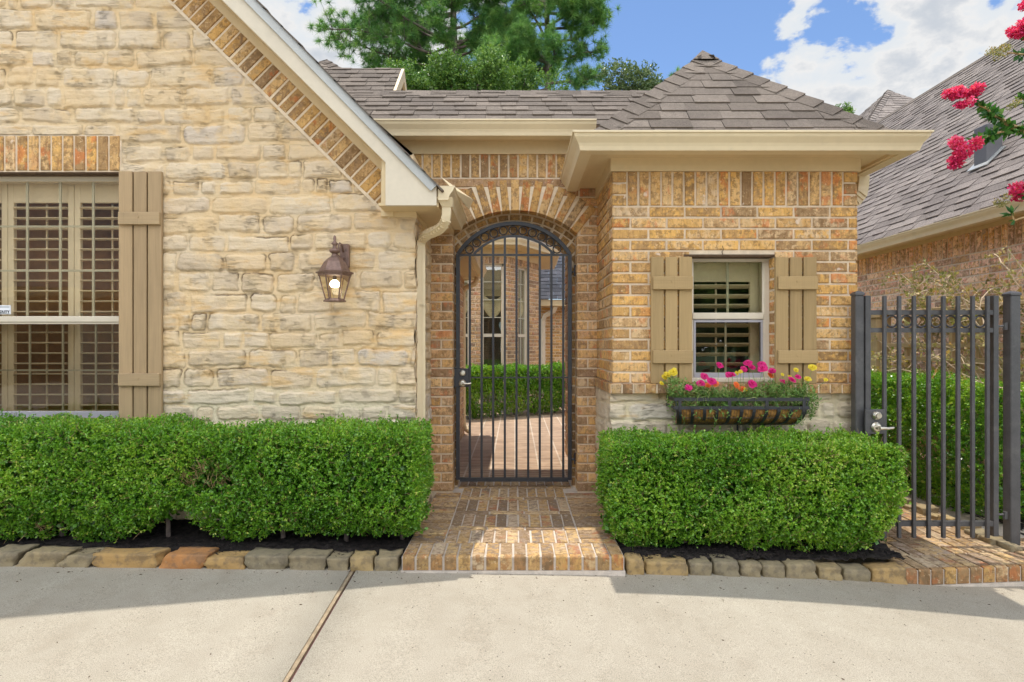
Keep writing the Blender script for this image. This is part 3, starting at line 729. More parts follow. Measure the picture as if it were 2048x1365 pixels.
# ---- windows
def louver_panel(mb,x0,x1,z0,z1,y,pitch,tilt,stile=.05,rail=.06,top=.14,rod=True):
    mb.bbox(x0,x0+stile,y,y+.028,z0,z1,.003); mb.bbox(x1-stile,x1,y,y+.028,z0,z1,.003)
    mb.box(x0+stile,x1-stile,y+.001,y+.027,z1-top,z1-.001); mb.box(x0+stile,x1-stile,y+.001,y+.027,z0+.001,z0+rail)
    n=int((z1-top-z0-rail)/pitch)
    for i in range(n):
        zc=z0+rail+(i+.5)*(z1-top-z0-rail)/n; c,s=math.cos(tilt),math.sin(tilt); w=.031;t=.0060; yc=y+.014
        pr=[(yc-w*c,zc-w*s-t*.3),(yc,zc-t),(yc+w*c,zc+w*s-t*.3),(yc+w*c,zc+w*s+t*.3),(yc,zc+t),(yc-w*c,zc-w*s+t*.3)]
        mb.prism([(x0+stile+.002,p[0],p[1]) for p in pr],(x1-x0-2*stile-.004,0,0))
    if rod:
        xm=(x0+x1)/2; mb.box(xm-.006,xm+.006,y+.05,y+.058,z0+rail,z1-top)
yf=YW+.075
win=MB()
x0,x1=-4.22,-2.62; zt,zb=WZ1-.008,WZ0+.02
win.box(x0,x1,yf,yf+.06,zt-.032,zt); win.bbox(x0,x1,yf-.03,yf+.07,zb-.03,zb+.012,.004); win.box(x0,x0+.05,yf,yf+.06,zb,zt-.032); win.box(x1-.05,x1,yf,yf+.06,zb,zt-.032)
zm0,zm1=PZ(645,yf),PZ(633,yf)
wl=win.build('window',M['frame'],house,label='tall window with cream louvers behind its glass')
s=MB(); s.bbox(x0+.03,x1-.03,yf-.012,yf+.03,zm0,zm1,.004); s.box(x0+.03,x1-.03,yf-.004,yf+.03,zm0-.012,zm0-.001); s.build('meeting_rail',M['frame'],wl)
s=MB(); s.bbox(x0+.03,x1-.03,yf-.01,yf+.03,PZ(836,yf),PZ(823,yf),.003)
for u in (17,215): s.box(PX(u,yf),PX(u+8,yf),yf-.018,yf-.008,PZ(832,yf),PZ(826,yf))
s.build('sash_rail',M['screenf'],wl)
s=MB()
for k in range(-3,4):
    x=PX(55+66*k,yf+.02)
    if x0+.03<x<x1-.03:
        s.box(x-.008,x+.008,yf+.016,yf+.024,zm1,zt-.033); s.box(x+.01,x+.022,yf+.018,yf+.026,PZ(822,yf),zm0-.013)
for v in (452,541,741): s.box(x0+.05,x1-.05,yf+.017,yf+.023,PZ(v+2,yf),PZ(v-1.5,yf))
s.build('grille',M['grid'],wl)
s=MB(); s.box(x0+.05,x1-.05,yf+.008,yf+.012,zm1+.001,zt-.033); s.build('upper_pane',M['glass'],wl)
s=MB(); s.box(x0+.05,x1-.05,yf+.004,yf+.008,PZ(822,yf),zm0-.013); s.build('lower_pane',M['screen_glass'],wl)
s=MB(); yl=yf+.09
for k in range(-2,2):
    a=PX(148+133*k,yl); b=PX(148+133*(k+1),yl); louver_panel(s,a+.002,b-.002,PZ(838,yl),PZ(356,yl),yl,.0715,-.03,stile=.042,rail=.06,top=.175)
s.build('louvers',M['blind'],wl)
s=MB(); s.box(x0-.1,x1+.1,yf+.6,yf+.62,0,2.9); s.box(x0-.1,x1+.1,yf+.07,yf+.6,.2,.22); s.box(x0-.1,x1+.1,yf+.07,yf+.6,2.75,2.77); s.box(x0-.12,x0-.1,yf+.07,yf+.6,.2,2.8); s.box(x1+.08,x1+.1,yf+.07,yf+.6,.2,2.8); s.build('room_lining',M['room'],wl)
s=MB(); s.box(PX(-46,yf),PX(21.5,yf),yf-.003,yf+.0025,PZ(629,yf),PZ(611,yf)); st=s.build('sticker',M['sticker'],wl)
def text(body,size,loc,mat,parent,ax='CENTER',ext=.0008):
    cu=bpy.data.curves.new('lettering','FONT'); cu.body=body; cu.size=size; cu.align_x=ax; cu.extrude=ext; cu.offset=.0006
    tmp=bpy.data.objects.new('tmp',cu); COL.objects.link(tmp); bpy.context.view_layer.update(); me=bpy.data.meshes.new_from_object(tmp.evaluated_get(bpy.context.evaluated_depsgraph_get())); bpy.data.objects.remove(tmp); me.materials.clear(); me.materials.append(mat); o=bpy.data.objects.new('lettering',me); COL.objects.link(o); o.parent=parent
    off=Vector((0,0,0)); q=parent
    while q is not None: off+=q.location; q=q.parent
    o.location=Vector(loc)-off; o.rotation_euler=(math.pi/2,0,0); return o
o=text('DUTY',.0255,(PX(20,yf),yf-.004,PZ(626.5,yf)),M['ink'],wl,'RIGHT')
s=MB(); s.box(PX(-40,yf),PX(20,yf),yf-.004,yf-.0035,PZ(615,yf),PZ(614,yf)); s.box(PX(-40,yf),PX(20,yf),yf-.004,yf-.0035,PZ(628,yf),PZ(627.4,yf)); s.build('sticker_rule',M['ink'],wl)
# small window in the brick wing
HX0,HX1,HZ0,HZ1=PX(1378,YW),PX(1549,YW),Z((690-762)/296),Z((690-511)/296)
win=MB(); zt,zb=HZ1-.012,HZ0
x0,x1=HX0+.005,PX(1540,yf)
xa=PX(1387,yf); xb=PX(1525,yf)
win.box(x0,x1,yf,yf+.06,PZ(524,yf),zt); win.box(x0,xa,yf,yf+.06,zb,PZ(524,yf)); win.bbox(xb,x1,yf,yf+.06,zb,PZ(524,yf),.006); win.box(xb+.012,xb+.02,yf-.004,yf,zb,zt-.03); win.bbox(x0,HX1,YW-.012,yf+.05,HZ0-.01,HZ0+.018,.004)
win.box(x1,HX1,yf+.004,yf+.06,zb,zt)
ws=win.build('window',M['frame'],house,label='small window with louvers above the flower basket')
s=MB(); s.bbox(xa-.01,xb+.005,yf-.014,yf+.03,PZ(639,yf),PZ(626,yf),.004); s.build('meeting_rail',M['frame'],ws)
s=MB(); s.bbox(xa,xb,yf-.008,yf+.03,PZ(757,yf),PZ(746,yf),.003); s.box(xa,xa+.014,yf-.006,yf+.03,PZ(746,yf),PZ(640,yf)); s.box(xb-.012,xb-.001,yf-.006,yf+.03,PZ(746,yf),PZ(640,yf)); s.box(xa+.014,xb-.012,yf-.005,yf+.03,PZ(645,yf),PZ(640,yf)); s.build('lower_sash',M['screenf'],ws)
s=MB(); a=PX(1457,yf); s.box(a-.008,a+.008,yf+.016,yf+.024,PZ(626,yf),PZ(524,yf)); a=PX(1453,yf); s.box(a-.007,a+.007,yf+.016,yf+.024,PZ(746,yf),PZ(645,yf)); s.build('grille',M['grid'],ws)
s=MB(); s.box(xa,xb,yf+.008,yf+.012,PZ(626,yf),PZ(524,yf)); s.build('upper_pane',M['dark_glass'],ws)
s=MB(); s.box(xa+.014,xb-.012,yf+.004,yf+.008,PZ(746,yf),PZ(645,yf)); s.build('lower_pane',M['screen_glass'],ws)
s=MB(); louver_panel(s,PX(1350,yl),PX(1524,yl),PZ(775,yl),PZ(520,yl),yl,.068,-.38,stile=.085,rail=.06,top=.155); s.build('louvers',M['blind'],ws)
s=MB(); s.box(x0-.1,x1+.1,yf+.6,yf+.62,.8,2.2); s.box(x0-.1,x1+.1,yf+.07,yf+.6,.8,.82); s.box(x0-.1,x1+.1,yf+.07,yf+.6,2.18,2.2); s.box(x0-.12,x0-.1,yf+.07,yf+.6,.8,2.2); s.box(x1+.1,x1+.12,yf+.07,yf+.6,.8,2.2); s.build('room_lining',M['room_grey'],ws)
mb=MB(); mb.box(HX0-.04,HX1-.005,YW-.012,YW+.08,HZ1-.010,HZ1+.004); mb.build('lintel_angle',M['rust'],house)
# ---- board shutters fixed beside the windows
def shutter(x0,x1,z0,z1,bats,m1,m2,label,y0=YW-.012,nb=3):
    w=(x1-x0)/nb; s=MB()
    for i in range(nb):
        s.col=rcol(); s.bbox(x0+i*w+(.0055 if i else 0),x0+(i+1)*w-(.0055 if i<nb-1 else 0),y0-.022,y0,z0+random.uniform(-.002,.002),z1+random.uniform(-.002,.002),.003)
    sh=s.build('shutter',m1,house,label=label)
    for (a,b) in bats: 
        s=MB(); s.col=rcol(); s.bbox(x0-.003+.012,x1-.001,y0-.043,y0-.0225,a,b,.003)
        s.tube([((x0+x1)/2,y0-.043,(a+b)/2+.01),((x0+x1)/2,y0-.046,(a+b)/2+.01)],.008,8)
        s.build('batten',m2,sh)
ys=YW-.03
shutter(PX(238.5,ys),PX(324,ys),PZ(850,ys),PZ(344,ys),[(PZ(451,ys),PZ(426,ys)),(PZ(772,ys),PZ(747,ys))],M['shutter'],M['shutter_h'],'tall tan board shutter',YW-.016)
shutter(-4.53,-4.245,PZ(850,ys),PZ(344,ys),[(PZ(451,ys),PZ(426,ys)),(PZ(772,ys),PZ(747,ys))],M['shutter'],M['shutter_h'],None,YW-.016)
shutter(PX(1302,ys),PX(1384,ys),PZ(768,ys),PZ(514.5,ys),[(PZ(580,ys),PZ(553.5,ys)),(PZ(727,ys),PZ(701,ys))],M['shutter2'],M['shutter2_h'],None)
shutter(PX(1551,ys),PX(1633,ys),PZ(768,ys),PZ(514.5,ys),[(PZ(580,ys),PZ(553.5,ys)),(PZ(727,ys),PZ(701,ys))],M['shutter2'],M['shutter2_h'],None)
# ---- brick wing
LZ0,LZ1=Z(-.325),Z(-.262)
ZF=Z(1.17)
def wallbox(mb,x0,x1,y0,y1,z0,z1,hole):
    hx0,hx1,hz0,hz1=hole
    mb.box(x0,hx0,y0,y1,z0,z1); mb.box(hx1,x1,y0,y1,z0,z1); mb.box(hx0,hx1,y0,y1,z0,hz0); mb.box(hx0,hx1,y0,y1,hz1,z1)
mb=MB(); wallbox(mb,XR0,XR1,YW,YW+.11,-.2,Z(1.28),(HX0,HX1,HZ0,HZ1)); mb.box(XR0,XR0+.1,YW+.11,6.3,-.2,Z(1.28)); mb.box(XR1-.1,XR1,YW+.11,7.0,-.3,Z(1.28))
mb.build('brick_wing_core',M['mortar'],house)
FN=V(0,-1,0)
mb=MB(); SB=Z(1.17-.236)
k=int(round((SB-LZ1)/.0762))
courses(mb,V(0,YW,0),X3,Z3,FN,XR0-.009,XR1+.009,LZ1,SB,holes=[(HX0,HX1,HZ0,HZ1)],ph=0)
# shift bond to the corner
mb.build('brick_wall',M['gold_brick'],house)
mb=MB(); soldiers(mb,V(0,YW,0),X3,Z3,FN,XR0+.09,XR1-.085,SB,Z(1.175))
for xa_,xb_ in ((XR0-.009,XR0+.084),(XR1-.08,XR1+.009)):
    for i in range(3): add_brick(mb,V(0,YW,0),X3,Z3,FN,xa_,xb_,SB+i*.0787+.006,SB+(i+1)*.0787-.006)
mb.build('soldier_course',M['gold_brick'],house)
mb=MB(); courses(mb,V(XR0,0,0),Y3,Z3,V(-1,0,0),YW+.002,YE-.004,LZ1,Z(1.175),ph=1); mb.build('return_wall',M['gold_brick'],house)
mb=MB(); courses(mb,V(XR1,0,0),Y3,Z3,X3,YW+.002,7.0,LZ1,Z(1.175),ph=1); mb.build('side_wall',M['gold_brick'],house)
# reveal bricks of the window
mb=MB(); courses(mb,V(HX1,0,0),Y3,Z3,V(-1,0,0),YW+.002,yf-.002,HZ0+.02,HZ1-.01,ph=1,d=.005); mb.build('window_reveal',M['gold_brick'],house)
# ledge of bricks on edge
mb=MB(); n=22; st=(XR1+.03-XR0+.03)/n
for i in range(n): add_brick(mb,V(0,YW-.058,0),X3,Z3,FN,XR0-.03+i*st+.006,XR0-.03+(i+1)*st-.006,LZ0,LZ1,d=.006,back=-.07)
n=10; st=(YE-YW+.058)/n
for i in range(n): add_brick(mb,V(XR0-.03,YW-.06,0),Y3,Z3,V(-1,0,0),i*st+.006,(i+1)*st-.006,LZ0,LZ1,d=.006,back=-.04)
for i in range(12): add_brick(mb,V(XR1+.03,YW-.06,0),Y3,Z3,X3,i*.078+.006,(i+1)*.078-.006,LZ0,LZ1,d=.006,back=-.04)
mb.build('brick_ledge',M['sill_brick'],house)
mb=MB(); mb.box(XR0-.028,XR1+.028,YW-.056,YW-.001,LZ0+.003,LZ1-.003); mb.box(XR0-.028,XR0-.001,YW,YE-.003,LZ0+.003,LZ1-.003); mb.box(XR1+.001,XR1+.028,YW,6.9,LZ0+.003,LZ1-.003); mb.build('ledge_mortar',M['mortar'],house)
ws_=XR1-XR0+.02
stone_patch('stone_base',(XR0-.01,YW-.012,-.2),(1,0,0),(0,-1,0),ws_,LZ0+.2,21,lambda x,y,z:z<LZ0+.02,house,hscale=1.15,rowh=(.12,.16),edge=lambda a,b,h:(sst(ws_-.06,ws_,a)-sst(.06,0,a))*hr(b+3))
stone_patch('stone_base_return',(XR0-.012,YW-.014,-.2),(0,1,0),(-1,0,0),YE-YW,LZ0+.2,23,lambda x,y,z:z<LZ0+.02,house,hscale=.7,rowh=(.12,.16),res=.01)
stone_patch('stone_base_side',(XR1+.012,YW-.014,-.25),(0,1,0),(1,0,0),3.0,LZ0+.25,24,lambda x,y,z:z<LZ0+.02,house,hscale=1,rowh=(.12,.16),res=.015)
# crack and spall at the head of the small window
mb=MB(); mb.tube([P(1445,492,YW-.010),P(1447,500,YW-.0105),P(1444,504,YW-.0105),P(1446,512,YW-.010)],.0025,5); mb.build('mortar_crack',M['rust'],house)
# eaves of the brick wing
path=[(XR0,YE-.001),(XR0,YW),(XR1,YW),(XR1,7.0)]
mb=MB(); mb.sweep(path,[(0,Z(1.168)),(.022,Z(1.168)),(.022,Z(1.254)),(0,Z(1.254))]); mb.build('frieze',M['trim'],house)
mb=MB(); mb.sweep(path,[(0,Z(1.2545)),(.172,Z(1.2545)),(.172,Z(1.268)),(0,Z(1.268))]); mb.build('soffit',M['trim'],house)
mb=MB(); mb.sweep(path,[(.150,Z(1.236)),(.174,Z(1.236)),(.174,Z(1.335)),(.150,Z(1.335))]); mb.build('eave_fascia',M['trim'],house)
mb=MB(); mb.sweep(path,gutter_prof(Z(1.337),.1745)); gw=mb.build('gutter',M['gutter'],house)
for (cx,sg) in ((XR0,-1),(XR1,1)):          # soldered corner strips
    ex=XR0-.1745 if sg<0 else XR1+.1745; ey=YW-.1745
    L=[]; s=MB()
    for d,q in GP[1:9]: L.append((ex+sg*(d+.002),ey-(d+.002),Z(1.337)+q))
    for dx in (.022,):
        a=[(p[0]-sg*dx,p[1],p[2]) for p in L]; b=L; c=[(p[0],p[1]+dx,p[2]) for p in L]; m=len(L)
        s.add(a+b+c,[(i,i+1,i+1+m,i+m) for i in range(m-1)]+[(i+m,i+1+m,i+1+2*m,i+2*m) for i in range(m-1)])
    s.build('gutter_corner',M['gutter'],gw,fix=False)
# downspout elbow at the far right corner
xe=XR1+.24
pts=[(xe,YW+.32,Z(1.235)),(xe,YW+.33,Z(1.16)),(xe-.01,YW+.33,Z(1.10)),(xe-.05,YW+.33,Z(1.05)),(xe-.10,YW+.33,Z(1.02)),(xe-.16,YW+.33,Z(.97)),(XR1+.045,YW+.33,Z(.88)),(XR1+.045,YW+.33,.1)]
mb=MB(); mb.sqtube(pts,.038,.03); 
for i in range(1,6):
    a=Vector(pts[i]);b=Vector(pts[i+1])
    for t in (0,.5): c=a.lerp(b,t); d=(b-a).normalized()*.0016; mb.sqtube([c-d,c+d],.0392,.0312)
mb.build('downspout',M['gutter'],house)
# hip roof
AP=V(1.483,4.50,Z(2.285)); ZE=Z(1.335); ex0,ex1,ey0,ey1=.470,2.496,3.655,5.345
mb=MB()
def plane(mb,A,B,Cc,**kw):
    A,B,Cc=V(*A),V(*B),V(*Cc); U=(B-A).normalized(); h=(Cc-A); S=(h-U*h.dot(U)); L=S.length; S.normalize()
    shingles(mb,A,U,S,[(0,0),((B-A).length,0),(h.dot(U),L)],**kw)
plane(mb,(ex0,ey0,ZE),(ex1,ey0,ZE),AP,course=.118,tab=(.15,.30),th=(.005,.010)); plane(mb,(ex0,ey1,ZE),(ex0,ey0,ZE),AP,course=.118,th=(.005,.010)); plane(mb,(ex1,ey0,ZE),(ex1,ey1,ZE),AP,course=.118,th=(.005,.010)); plane(mb,(ex1,ey1,ZE),(ex0,ey1,ZE),AP,course=.16,tab=(.3,.5))
hip_dirs={'f':(AP-V(1.483,ey0,ZE)),'l':(AP-V(ex0,4.5,ZE)),'r':(AP-V(ex1,4.5,ZE)),'b':(AP-V(1.483,ey1,ZE))}
D={k:-v.normalized() for k,v in hip_dirs.items()}
for (x,y,a,b) in ((ex0,ey0,'f','l'),(ex1,ey0,'f','r'),(ex0,ey1,'b','l'),(ex1,ey1,'b','r')): hip_caps(mb,(x,y,ZE),AP,D[a],D[b],w=.125)
hr_=mb.build('hip_roof',M['shingle'],house)
mb=MB(); mb.add([(ex0,ey0,ZE-.004),(ex1,ey0,ZE-.004),(ex1,ey1,ZE-.004),(ex0,ey1,ZE-.004),AP-V(0,0,.006)],[(0,1,4),(1,2,4),(2,3,4),(3,0,4),(0,1,2,3)]); mb.build('roof_deck',M['rust'],house)
mb=MB(); c=AP+V(0,0,.046); mb.add([c,c+D['f']*.15+V(-.10,0,-.006),c+D['f']*.15+V(.10,0,-.006),c+D['r']*.13,c+D['b']*.13,c+D['l']*.13],[(0,1,2),(0,2,3),(0,3,4),(0,4,5),(0,5,1)],(.8,.5,.5,1)); mb.build('roof_cap',M['shingle'],hr_)
# ---- entry wall with the arched gateway
ZC=Z(.326); R0=.756; HW=.5025; TH=.20
spr=ZC+math.sqrt(R0*R0-HW*HW)
mb=MB(); mb.box(XC-.05,-HW,YE,YE+TH,0,spr); mb.box(HW,XR0-.002,YE,YE+TH,0,spr); 
nseg=18
def arch_cols(mb,hw,R,zc,y0,y1,ztop,n=18):
    xs=[-hw+2*hw*i/n for i in range(n+1)]
    for a,b in zip(xs[:-1],xs[1:]):
        za=zc+math.sqrt(max(0,R*R-a*a));zb=zc+math.sqrt(max(0,R*R-b*b))
        mb.prism([(a,y0,za),(b,y0,zb),(b,y0,ztop),(a,y0,ztop)],(0,y1-y0,0))
arch_cols(mb,HW,R0,ZC,YE,YE+TH,Z(1.66)); mb.box(XC-.6,-HW,YE,YE+TH,spr,Z(1.66)); mb.box(HW,XR0+.5,YE,YE+TH,spr,Z(1.66))
mb.build('gateway_core',M['mortar'],house)
EO=V(0,YE,0); ST=Z(1.338)
RX=R0+.257
def skp(x,z,x0,x1,z0,z1):
    r=math.hypot(x,z-ZC); 
    if r<RX-.05 and z>spr-.25*0 and math.degrees(math.atan2(abs(x),z-ZC))<42: return True
    return abs(x)<HW-.02
mb=MB()
cz0=FLOOR; nC=int(round((ST-cz0)/.0762)); bh=(ST-cz0)/nC
for i in range(nC):
    a=cz0+i*bh+.006;b=cz0+(i+1)*bh-.007; zm=(a+b)/2
    for sg in (-1,1):
        xo=-XC if sg<0 else XR0
        r=RX-.045
        xin=HW
        if zm>spr: 
            # butt against the arch ring
            lim=math.sqrt(max(0,r*r-(zm-ZC)**2)); edge_ang=math.tan(math.radians(41.7))*(zm-ZC)
            xin=max(.0,min(lim,edge_ang))
        if xo-xin<.03: continue
        xa=xin if zm<spr else xin
        segs=[(xa,xo-.004)] if (i%2==0 or xo-xa<.15) else [(xa,xa+(xo-xa)*.5-.006),(xa+(xo-xa)*.5+.006,xo-.004)]
        for p,q in segs:
            u0,u1=(p,q) if sg>0 else (-q,-p); add_brick(mb,EO,X3,Z3,FN,u0,u1,a,b)
    # jamb headers
    if zm<spr:
        add_brick(mb,V(-HW,YE,0),Y3,Z3,X3,.0,.10,a,b,d=.004); add_brick(mb,V(HW,YE,0),Y3,Z3,-X3,.0,.10,a,b,d=.004)
mb.build('gateway_piers',M['pier_brick'],house)
mb=MB(); soldiers(mb,EO,X3,Z3,FN,-1.05,XR0+.05,ST,Z(1.575)); mb.build('soldier_course',M['brown_brick'],house)
mb=MB(); nb=15; ha=math.asin(HW/R0)
for i in range(nb):
    t=-ha+(i+.5)*2*ha/nb; Ut=V(math.cos(t),0,-math.sin(t)); Wt=V(math.sin(t),0,math.cos(t)); o=V(0,YE-.006,ZC)
    w=R0*2*ha/nb-.012
    add_brick(mb,o,Ut,Wt,FN,-w/2,w/2,R0-.004,RX-.012+random.uniform(-.006,.006),d=.008,back=-.10)
mb.build('arch',M['brown_brick'],house)
mb=MB()
pr=[(R0*math.sin(-ha+2*ha*i/24),R0*math.cos(-ha+2*ha*i/24)) for i in range(25)]; po=[((RX-.004)*math.sin(-ha+2*ha*i/24),(RX-.004)*math.cos(-ha+2*ha*i/24)) for i in range(25)]
for i in range(24): mb.prism([(pr[i][0],YE-.006,ZC+pr[i][1]),(pr[i+1][0],YE-.006,ZC+pr[i+1][1]),(po[i+1][0],YE-.006,ZC+po[i+1][1]),(po[i][0],YE-.006,ZC+po[i][1])],(0,.005,0))
mb.build('arch_mortar',M['mortar'],house)
# inner arch behind the gate
YI=4.755; HI=.476; RI=.623; zI=Z(.925)-RI; sI=zI+math.sqrt(RI**2-HI**2)
mb=MB(); mb.box(-HW-.02,-HI,YI,YI+.1,0,sI); mb.box(HI,HW+.02,YI,YI+.1,0,sI); arch_cols(mb,HI,RI,zI,YI,YI+.1,Z(1.3)); mb.box(-HW-.02,-HI,YI,YI+.1,sI,Z(1.3)); mb.box(HI,HW+.02,YI,YI+.1,sI,Z(1.3)); mb.build('inner_arch_core',M['mortar'],house)
mb=MB()
for i in range(int((sI-FLOOR)/.0762)):
    a=FLOOR+i*.0762+.006
    for u0,u1 in ((-HW,-HI),(HI,HW)): add_brick(mb,V(0,YI,0),X3,Z3,FN,u0,u1,a,a+.064,d=.006)
hi=math.asin(HI/RI)+.08; nb=15
for ring in range(2):
    for i in range(nb):
        t=-hi+(i+.5)*2*hi/nb; Ut=V(math.cos(t),0,-math.sin(t)); Wt=V(math.sin(t),0,math.cos(t)); w=(RI+ring*.11)*2*hi/nb-.012
        add_brick(mb,V(0,YI,zI),Ut,Wt,FN,-w/2,w/2,RI+ring*.115,RI+ring*.115+.103,d=.006,back=-.09)
mb.build('inner_arch',M['brown_brick'],house)
# entry eave and roof
pe=[(-1.25,YE),(XR0+.3,YE)]
mb=MB(); mb.sweep(pe,[(0,Z(1.528)),(.022,Z(1.528)),(.022,Z(1.63)),(0,Z(1.63))]); mb.build('frieze',M['trim'],house)
mb=MB(); mb.sweep(pe,[(0,Z(1.6302)),(.13,Z(1.6302)),(.13,Z(1.642)),(0,Z(1.642))]); mb.build('soffit',M['trim'],house)
mb=MB(); mb.sweep(pe,[(.105,Z(1.612)),(.126,Z(1.612)),(.126,Z(1.715)),(.105,Z(1.715))]); mb.build('eave_fascia',M['trim'],house)
mb=MB(); mb.sweep([(-1.25,YE),(.62,YE)],gutter_prof(Z(1.717),.1265)); mb.build('gutter',M['gutter'],house)
RZ,RY=Z(2.245),5.05
mb=MB(); o=V(-3.6,4.435,Z(1.712)); S=(V(0,RY,RZ)-V(0,o.y,o.z)); L=S.length; S.normalize()
shingles(mb,o,X3,S,[(0,0),(5.0,0),(5.0,L),(0,L)],course=.108,tab=(.12,.28))
o2=V(1.4,6.0,Z(1.56)); S2=(V(0,RY,RZ)-V(0,o2.y,o2.z)); L2=S2.length; S2.normalize()
shingles(mb,o2,-X3,S2,[(0,0),(5.0,0),(5.0,L2),(0,L2)],course=.16,tab=(.3,.5))
for i in range(22):
    x=-3.6+i*.22; c=rcol(); p=V(x,RY,RZ+.016); q=V(x+.26,RY,RZ+.010)
    mb.add([p,q,q-S*.13,p-S*.13-V(0,0,.002),q-S2*.13,p-S2*.13],[(0,1,2,3),(0,5,4,1)],c)
mb.build('entry_roof',M['shingle'],house)
mb=MB(); mb.prism([(-3.6,4.43,Z(1.706)),(-3.6,RY,RZ-.008),(-3.6,6.0,Z(1.552)),(-3.6,6.0,Z(1.53)),(-3.6,4.43,Z(1.69))],(5.0,0,0)); mb.build('roof_deck',M['rust'],house)
# dormer roof showing above the entry ridge and gable
yd=6.2
rz=PZ(138,yd); xl,xr=PX(640,yd)-1.2,PX(803,yd)
mb=MB(); base=V(xl,yd-1.0,rz-1.0); S=V(0,1,1).normalized(); shingles(mb,base,X3,S,[(0,0),(xr-xl,0),(xr-xl,1.414),(0,1.414)],course=.115,tab=(.12,.26))
mb.add([(xl,yd,rz),(xr,yd,rz),(xr,yd+1,rz-1),(xl,yd+1,rz-1)],[(0,1,2,3)],(.5,.5,.5,1))
# further hip at the left of it
ap=V(*P(652,121,7.4)); 
plane(mb,(ap.x-1.1,6.4,ap.z-.95),(ap.x+1.1,6.4,ap.z-.95),ap,course=.14); plane(mb,(ap.x+1.1,6.4,ap.z-.95),(ap.x+1.1,8.4,ap.z-.95),ap,course=.14)
hip_caps(mb,(ap.x+1.1,6.4,ap.z-.95),ap,V(0,-1,-.95),V(1,0,-.86),w=.11)
dr=mb.build('dormer_roof',M['shingle'],house)
mb=MB(); t=.10
mb.prism([(xr,yd-1.0,rz-1.0),(xr,yd,rz),(xr,yd+1.0,rz-1.0),(xr,yd+1-.14,rz-1.0),(xr,yd,rz-.14),(xr,yd-1+.14,rz-1.0)],(.03,0,0)); mb.build('dormer_rake',M['trim'],dr)
mb=MB(); mb.prism([(xr-.05,yd-.9,rz-1.0),(xr-.05,yd,rz-.1),(xr-.05,yd+.9,rz-1.0)],(.02,0,0)); mb.build('dormer_gable',M['trim'],dr)
# ================================================================== IRON GATE IN THE ARCH
YG=4.70
def PG(u,v,y=YG): return P(u,v,y)
gate=thing('arched_gate','black iron gate with rings under its arched top, closed in the brick archway','gate',(PX(1028,YG),YG,FLOOR))
xl,xr=PX(916,YG),PX(1139.5,YG); zb=PZ(959.5,YG); zs=PZ(509,YG); za=PZ(447.5,YG); xm=(xl+xr)/2; hw=(xr-xl)/2; ri=za-zs; RG=(hw*hw+ri*ri)/(2*ri); zg=za-RG; ag=math.asin(hw/RG)
mb=MB(); arc=[(xm+RG*math.sin(-ag+2*ag*i/28),YG,zg+RG*math.cos(-ag+2*ag*i/28)) for i in range(29)]
mb.sqtube([(xl,YG,zb),(xl,YG,zs-.001)],.0155,.0155); mb.sqtube([(xr,YG,zb),(xr,YG,zs-.001)],.0155,.0155); mb.tube(arc,1,4,sq=(.0155,.015)); mb.box(xl+.0157,xr-.0157,YG-.015,YG+.015,zb-.015,zb+.015)
mb.build('frame',M['iron'],gate)
mb=MB(); zr=PZ(510.5,YG); mb.box(xl+.0157,xr-.0157,YG-.008,YG+.008,zr-.008,zr+.008); mb.build('top_rail',M['iron'],gate)
mb=MB(); z2=PZ(755.5,YG); mb.box(xl+.0157,xr-.0157,YG-.007,YG+.007,z2-.005,z2+.005); mb.build('lock_rail',M['iron'],gate)
i0,i1,ia=PG(949,509),PG(1109,509),PG(1029,472.5); hx=(i1[0]-i0[0])/2; rs=ia[2]-i0[2]; RJ=(hx*hx+rs*rs)/(2*rs); zj=ia[2]-RJ; aj=math.asin(hx/RJ)
mb=MB(); mb.tube([(xm+RJ*math.sin(-aj+2*aj*i/22),YG,zj+RJ*math.cos(-aj+2*aj*i/22)) for i in range(23)],1,4,sq=(.0095,.009)); mb.build('inner_arc',M['iron'],gate)
bars=[939.7,963.3,986.4,1009.7,1033,1056.4,1079.5,1102.8,1126.4]
for i,u in enumerate(bars):
    x=PX(u,YG); dx=x-xm; ztop=zr-.008 if i in (0,8) else (zj+math.sqrt(max(0,RJ*RJ-dx*dx))-.006 if abs(dx)<hx else zr-.008)
    mb=MB(); mb.box(x-.0092,x+.0092,YG-.0092,YG+.0092,zb+.015,ztop); mb.build('bar',M['iron'],gate)
for (a,b) in [(527,605),(581,555),(643,510),(711,482),(783,462),(857,458),(931,462),(1004,478),(1075,510),(1137,550),(1190,602)]:
    mb=MB(); mb.torus(PG(800+a/3.791,340+b/3.791),.0325,.0055); mb.build('ring',M['iron'],gate,smooth=True)
mb=MB(); mb.bbox(PX(903,YG),PX(938,YG),YG-.026,YG-.016,PZ(774,YG),PZ(737,YG),.002)
mb.prism([PG(902,724),PG(911,737),PG(911,774),PG(902,789)],(0,-.006,0)); lp=mb.build('lock_plate',M['iron'],gate)
mb=MB(); c=PG(925.5,746.5,YG-.027); 
def disc(mb,c,prof,n=20):   # lathe about the -Y axis
    m=MB(); m.lathe(prof,(0,0,0),n); mb.add([(c[0]+p[0],c[1]-p[2],c[2]+p[1]) for p in m.v],m.f)
disc(mb,c,[(.026,0),(.026,.008),(.020,.016),(.014,.017),(.013,.024)]); mb.build('deadbolt',M['nickel'],lp,smooth=False)
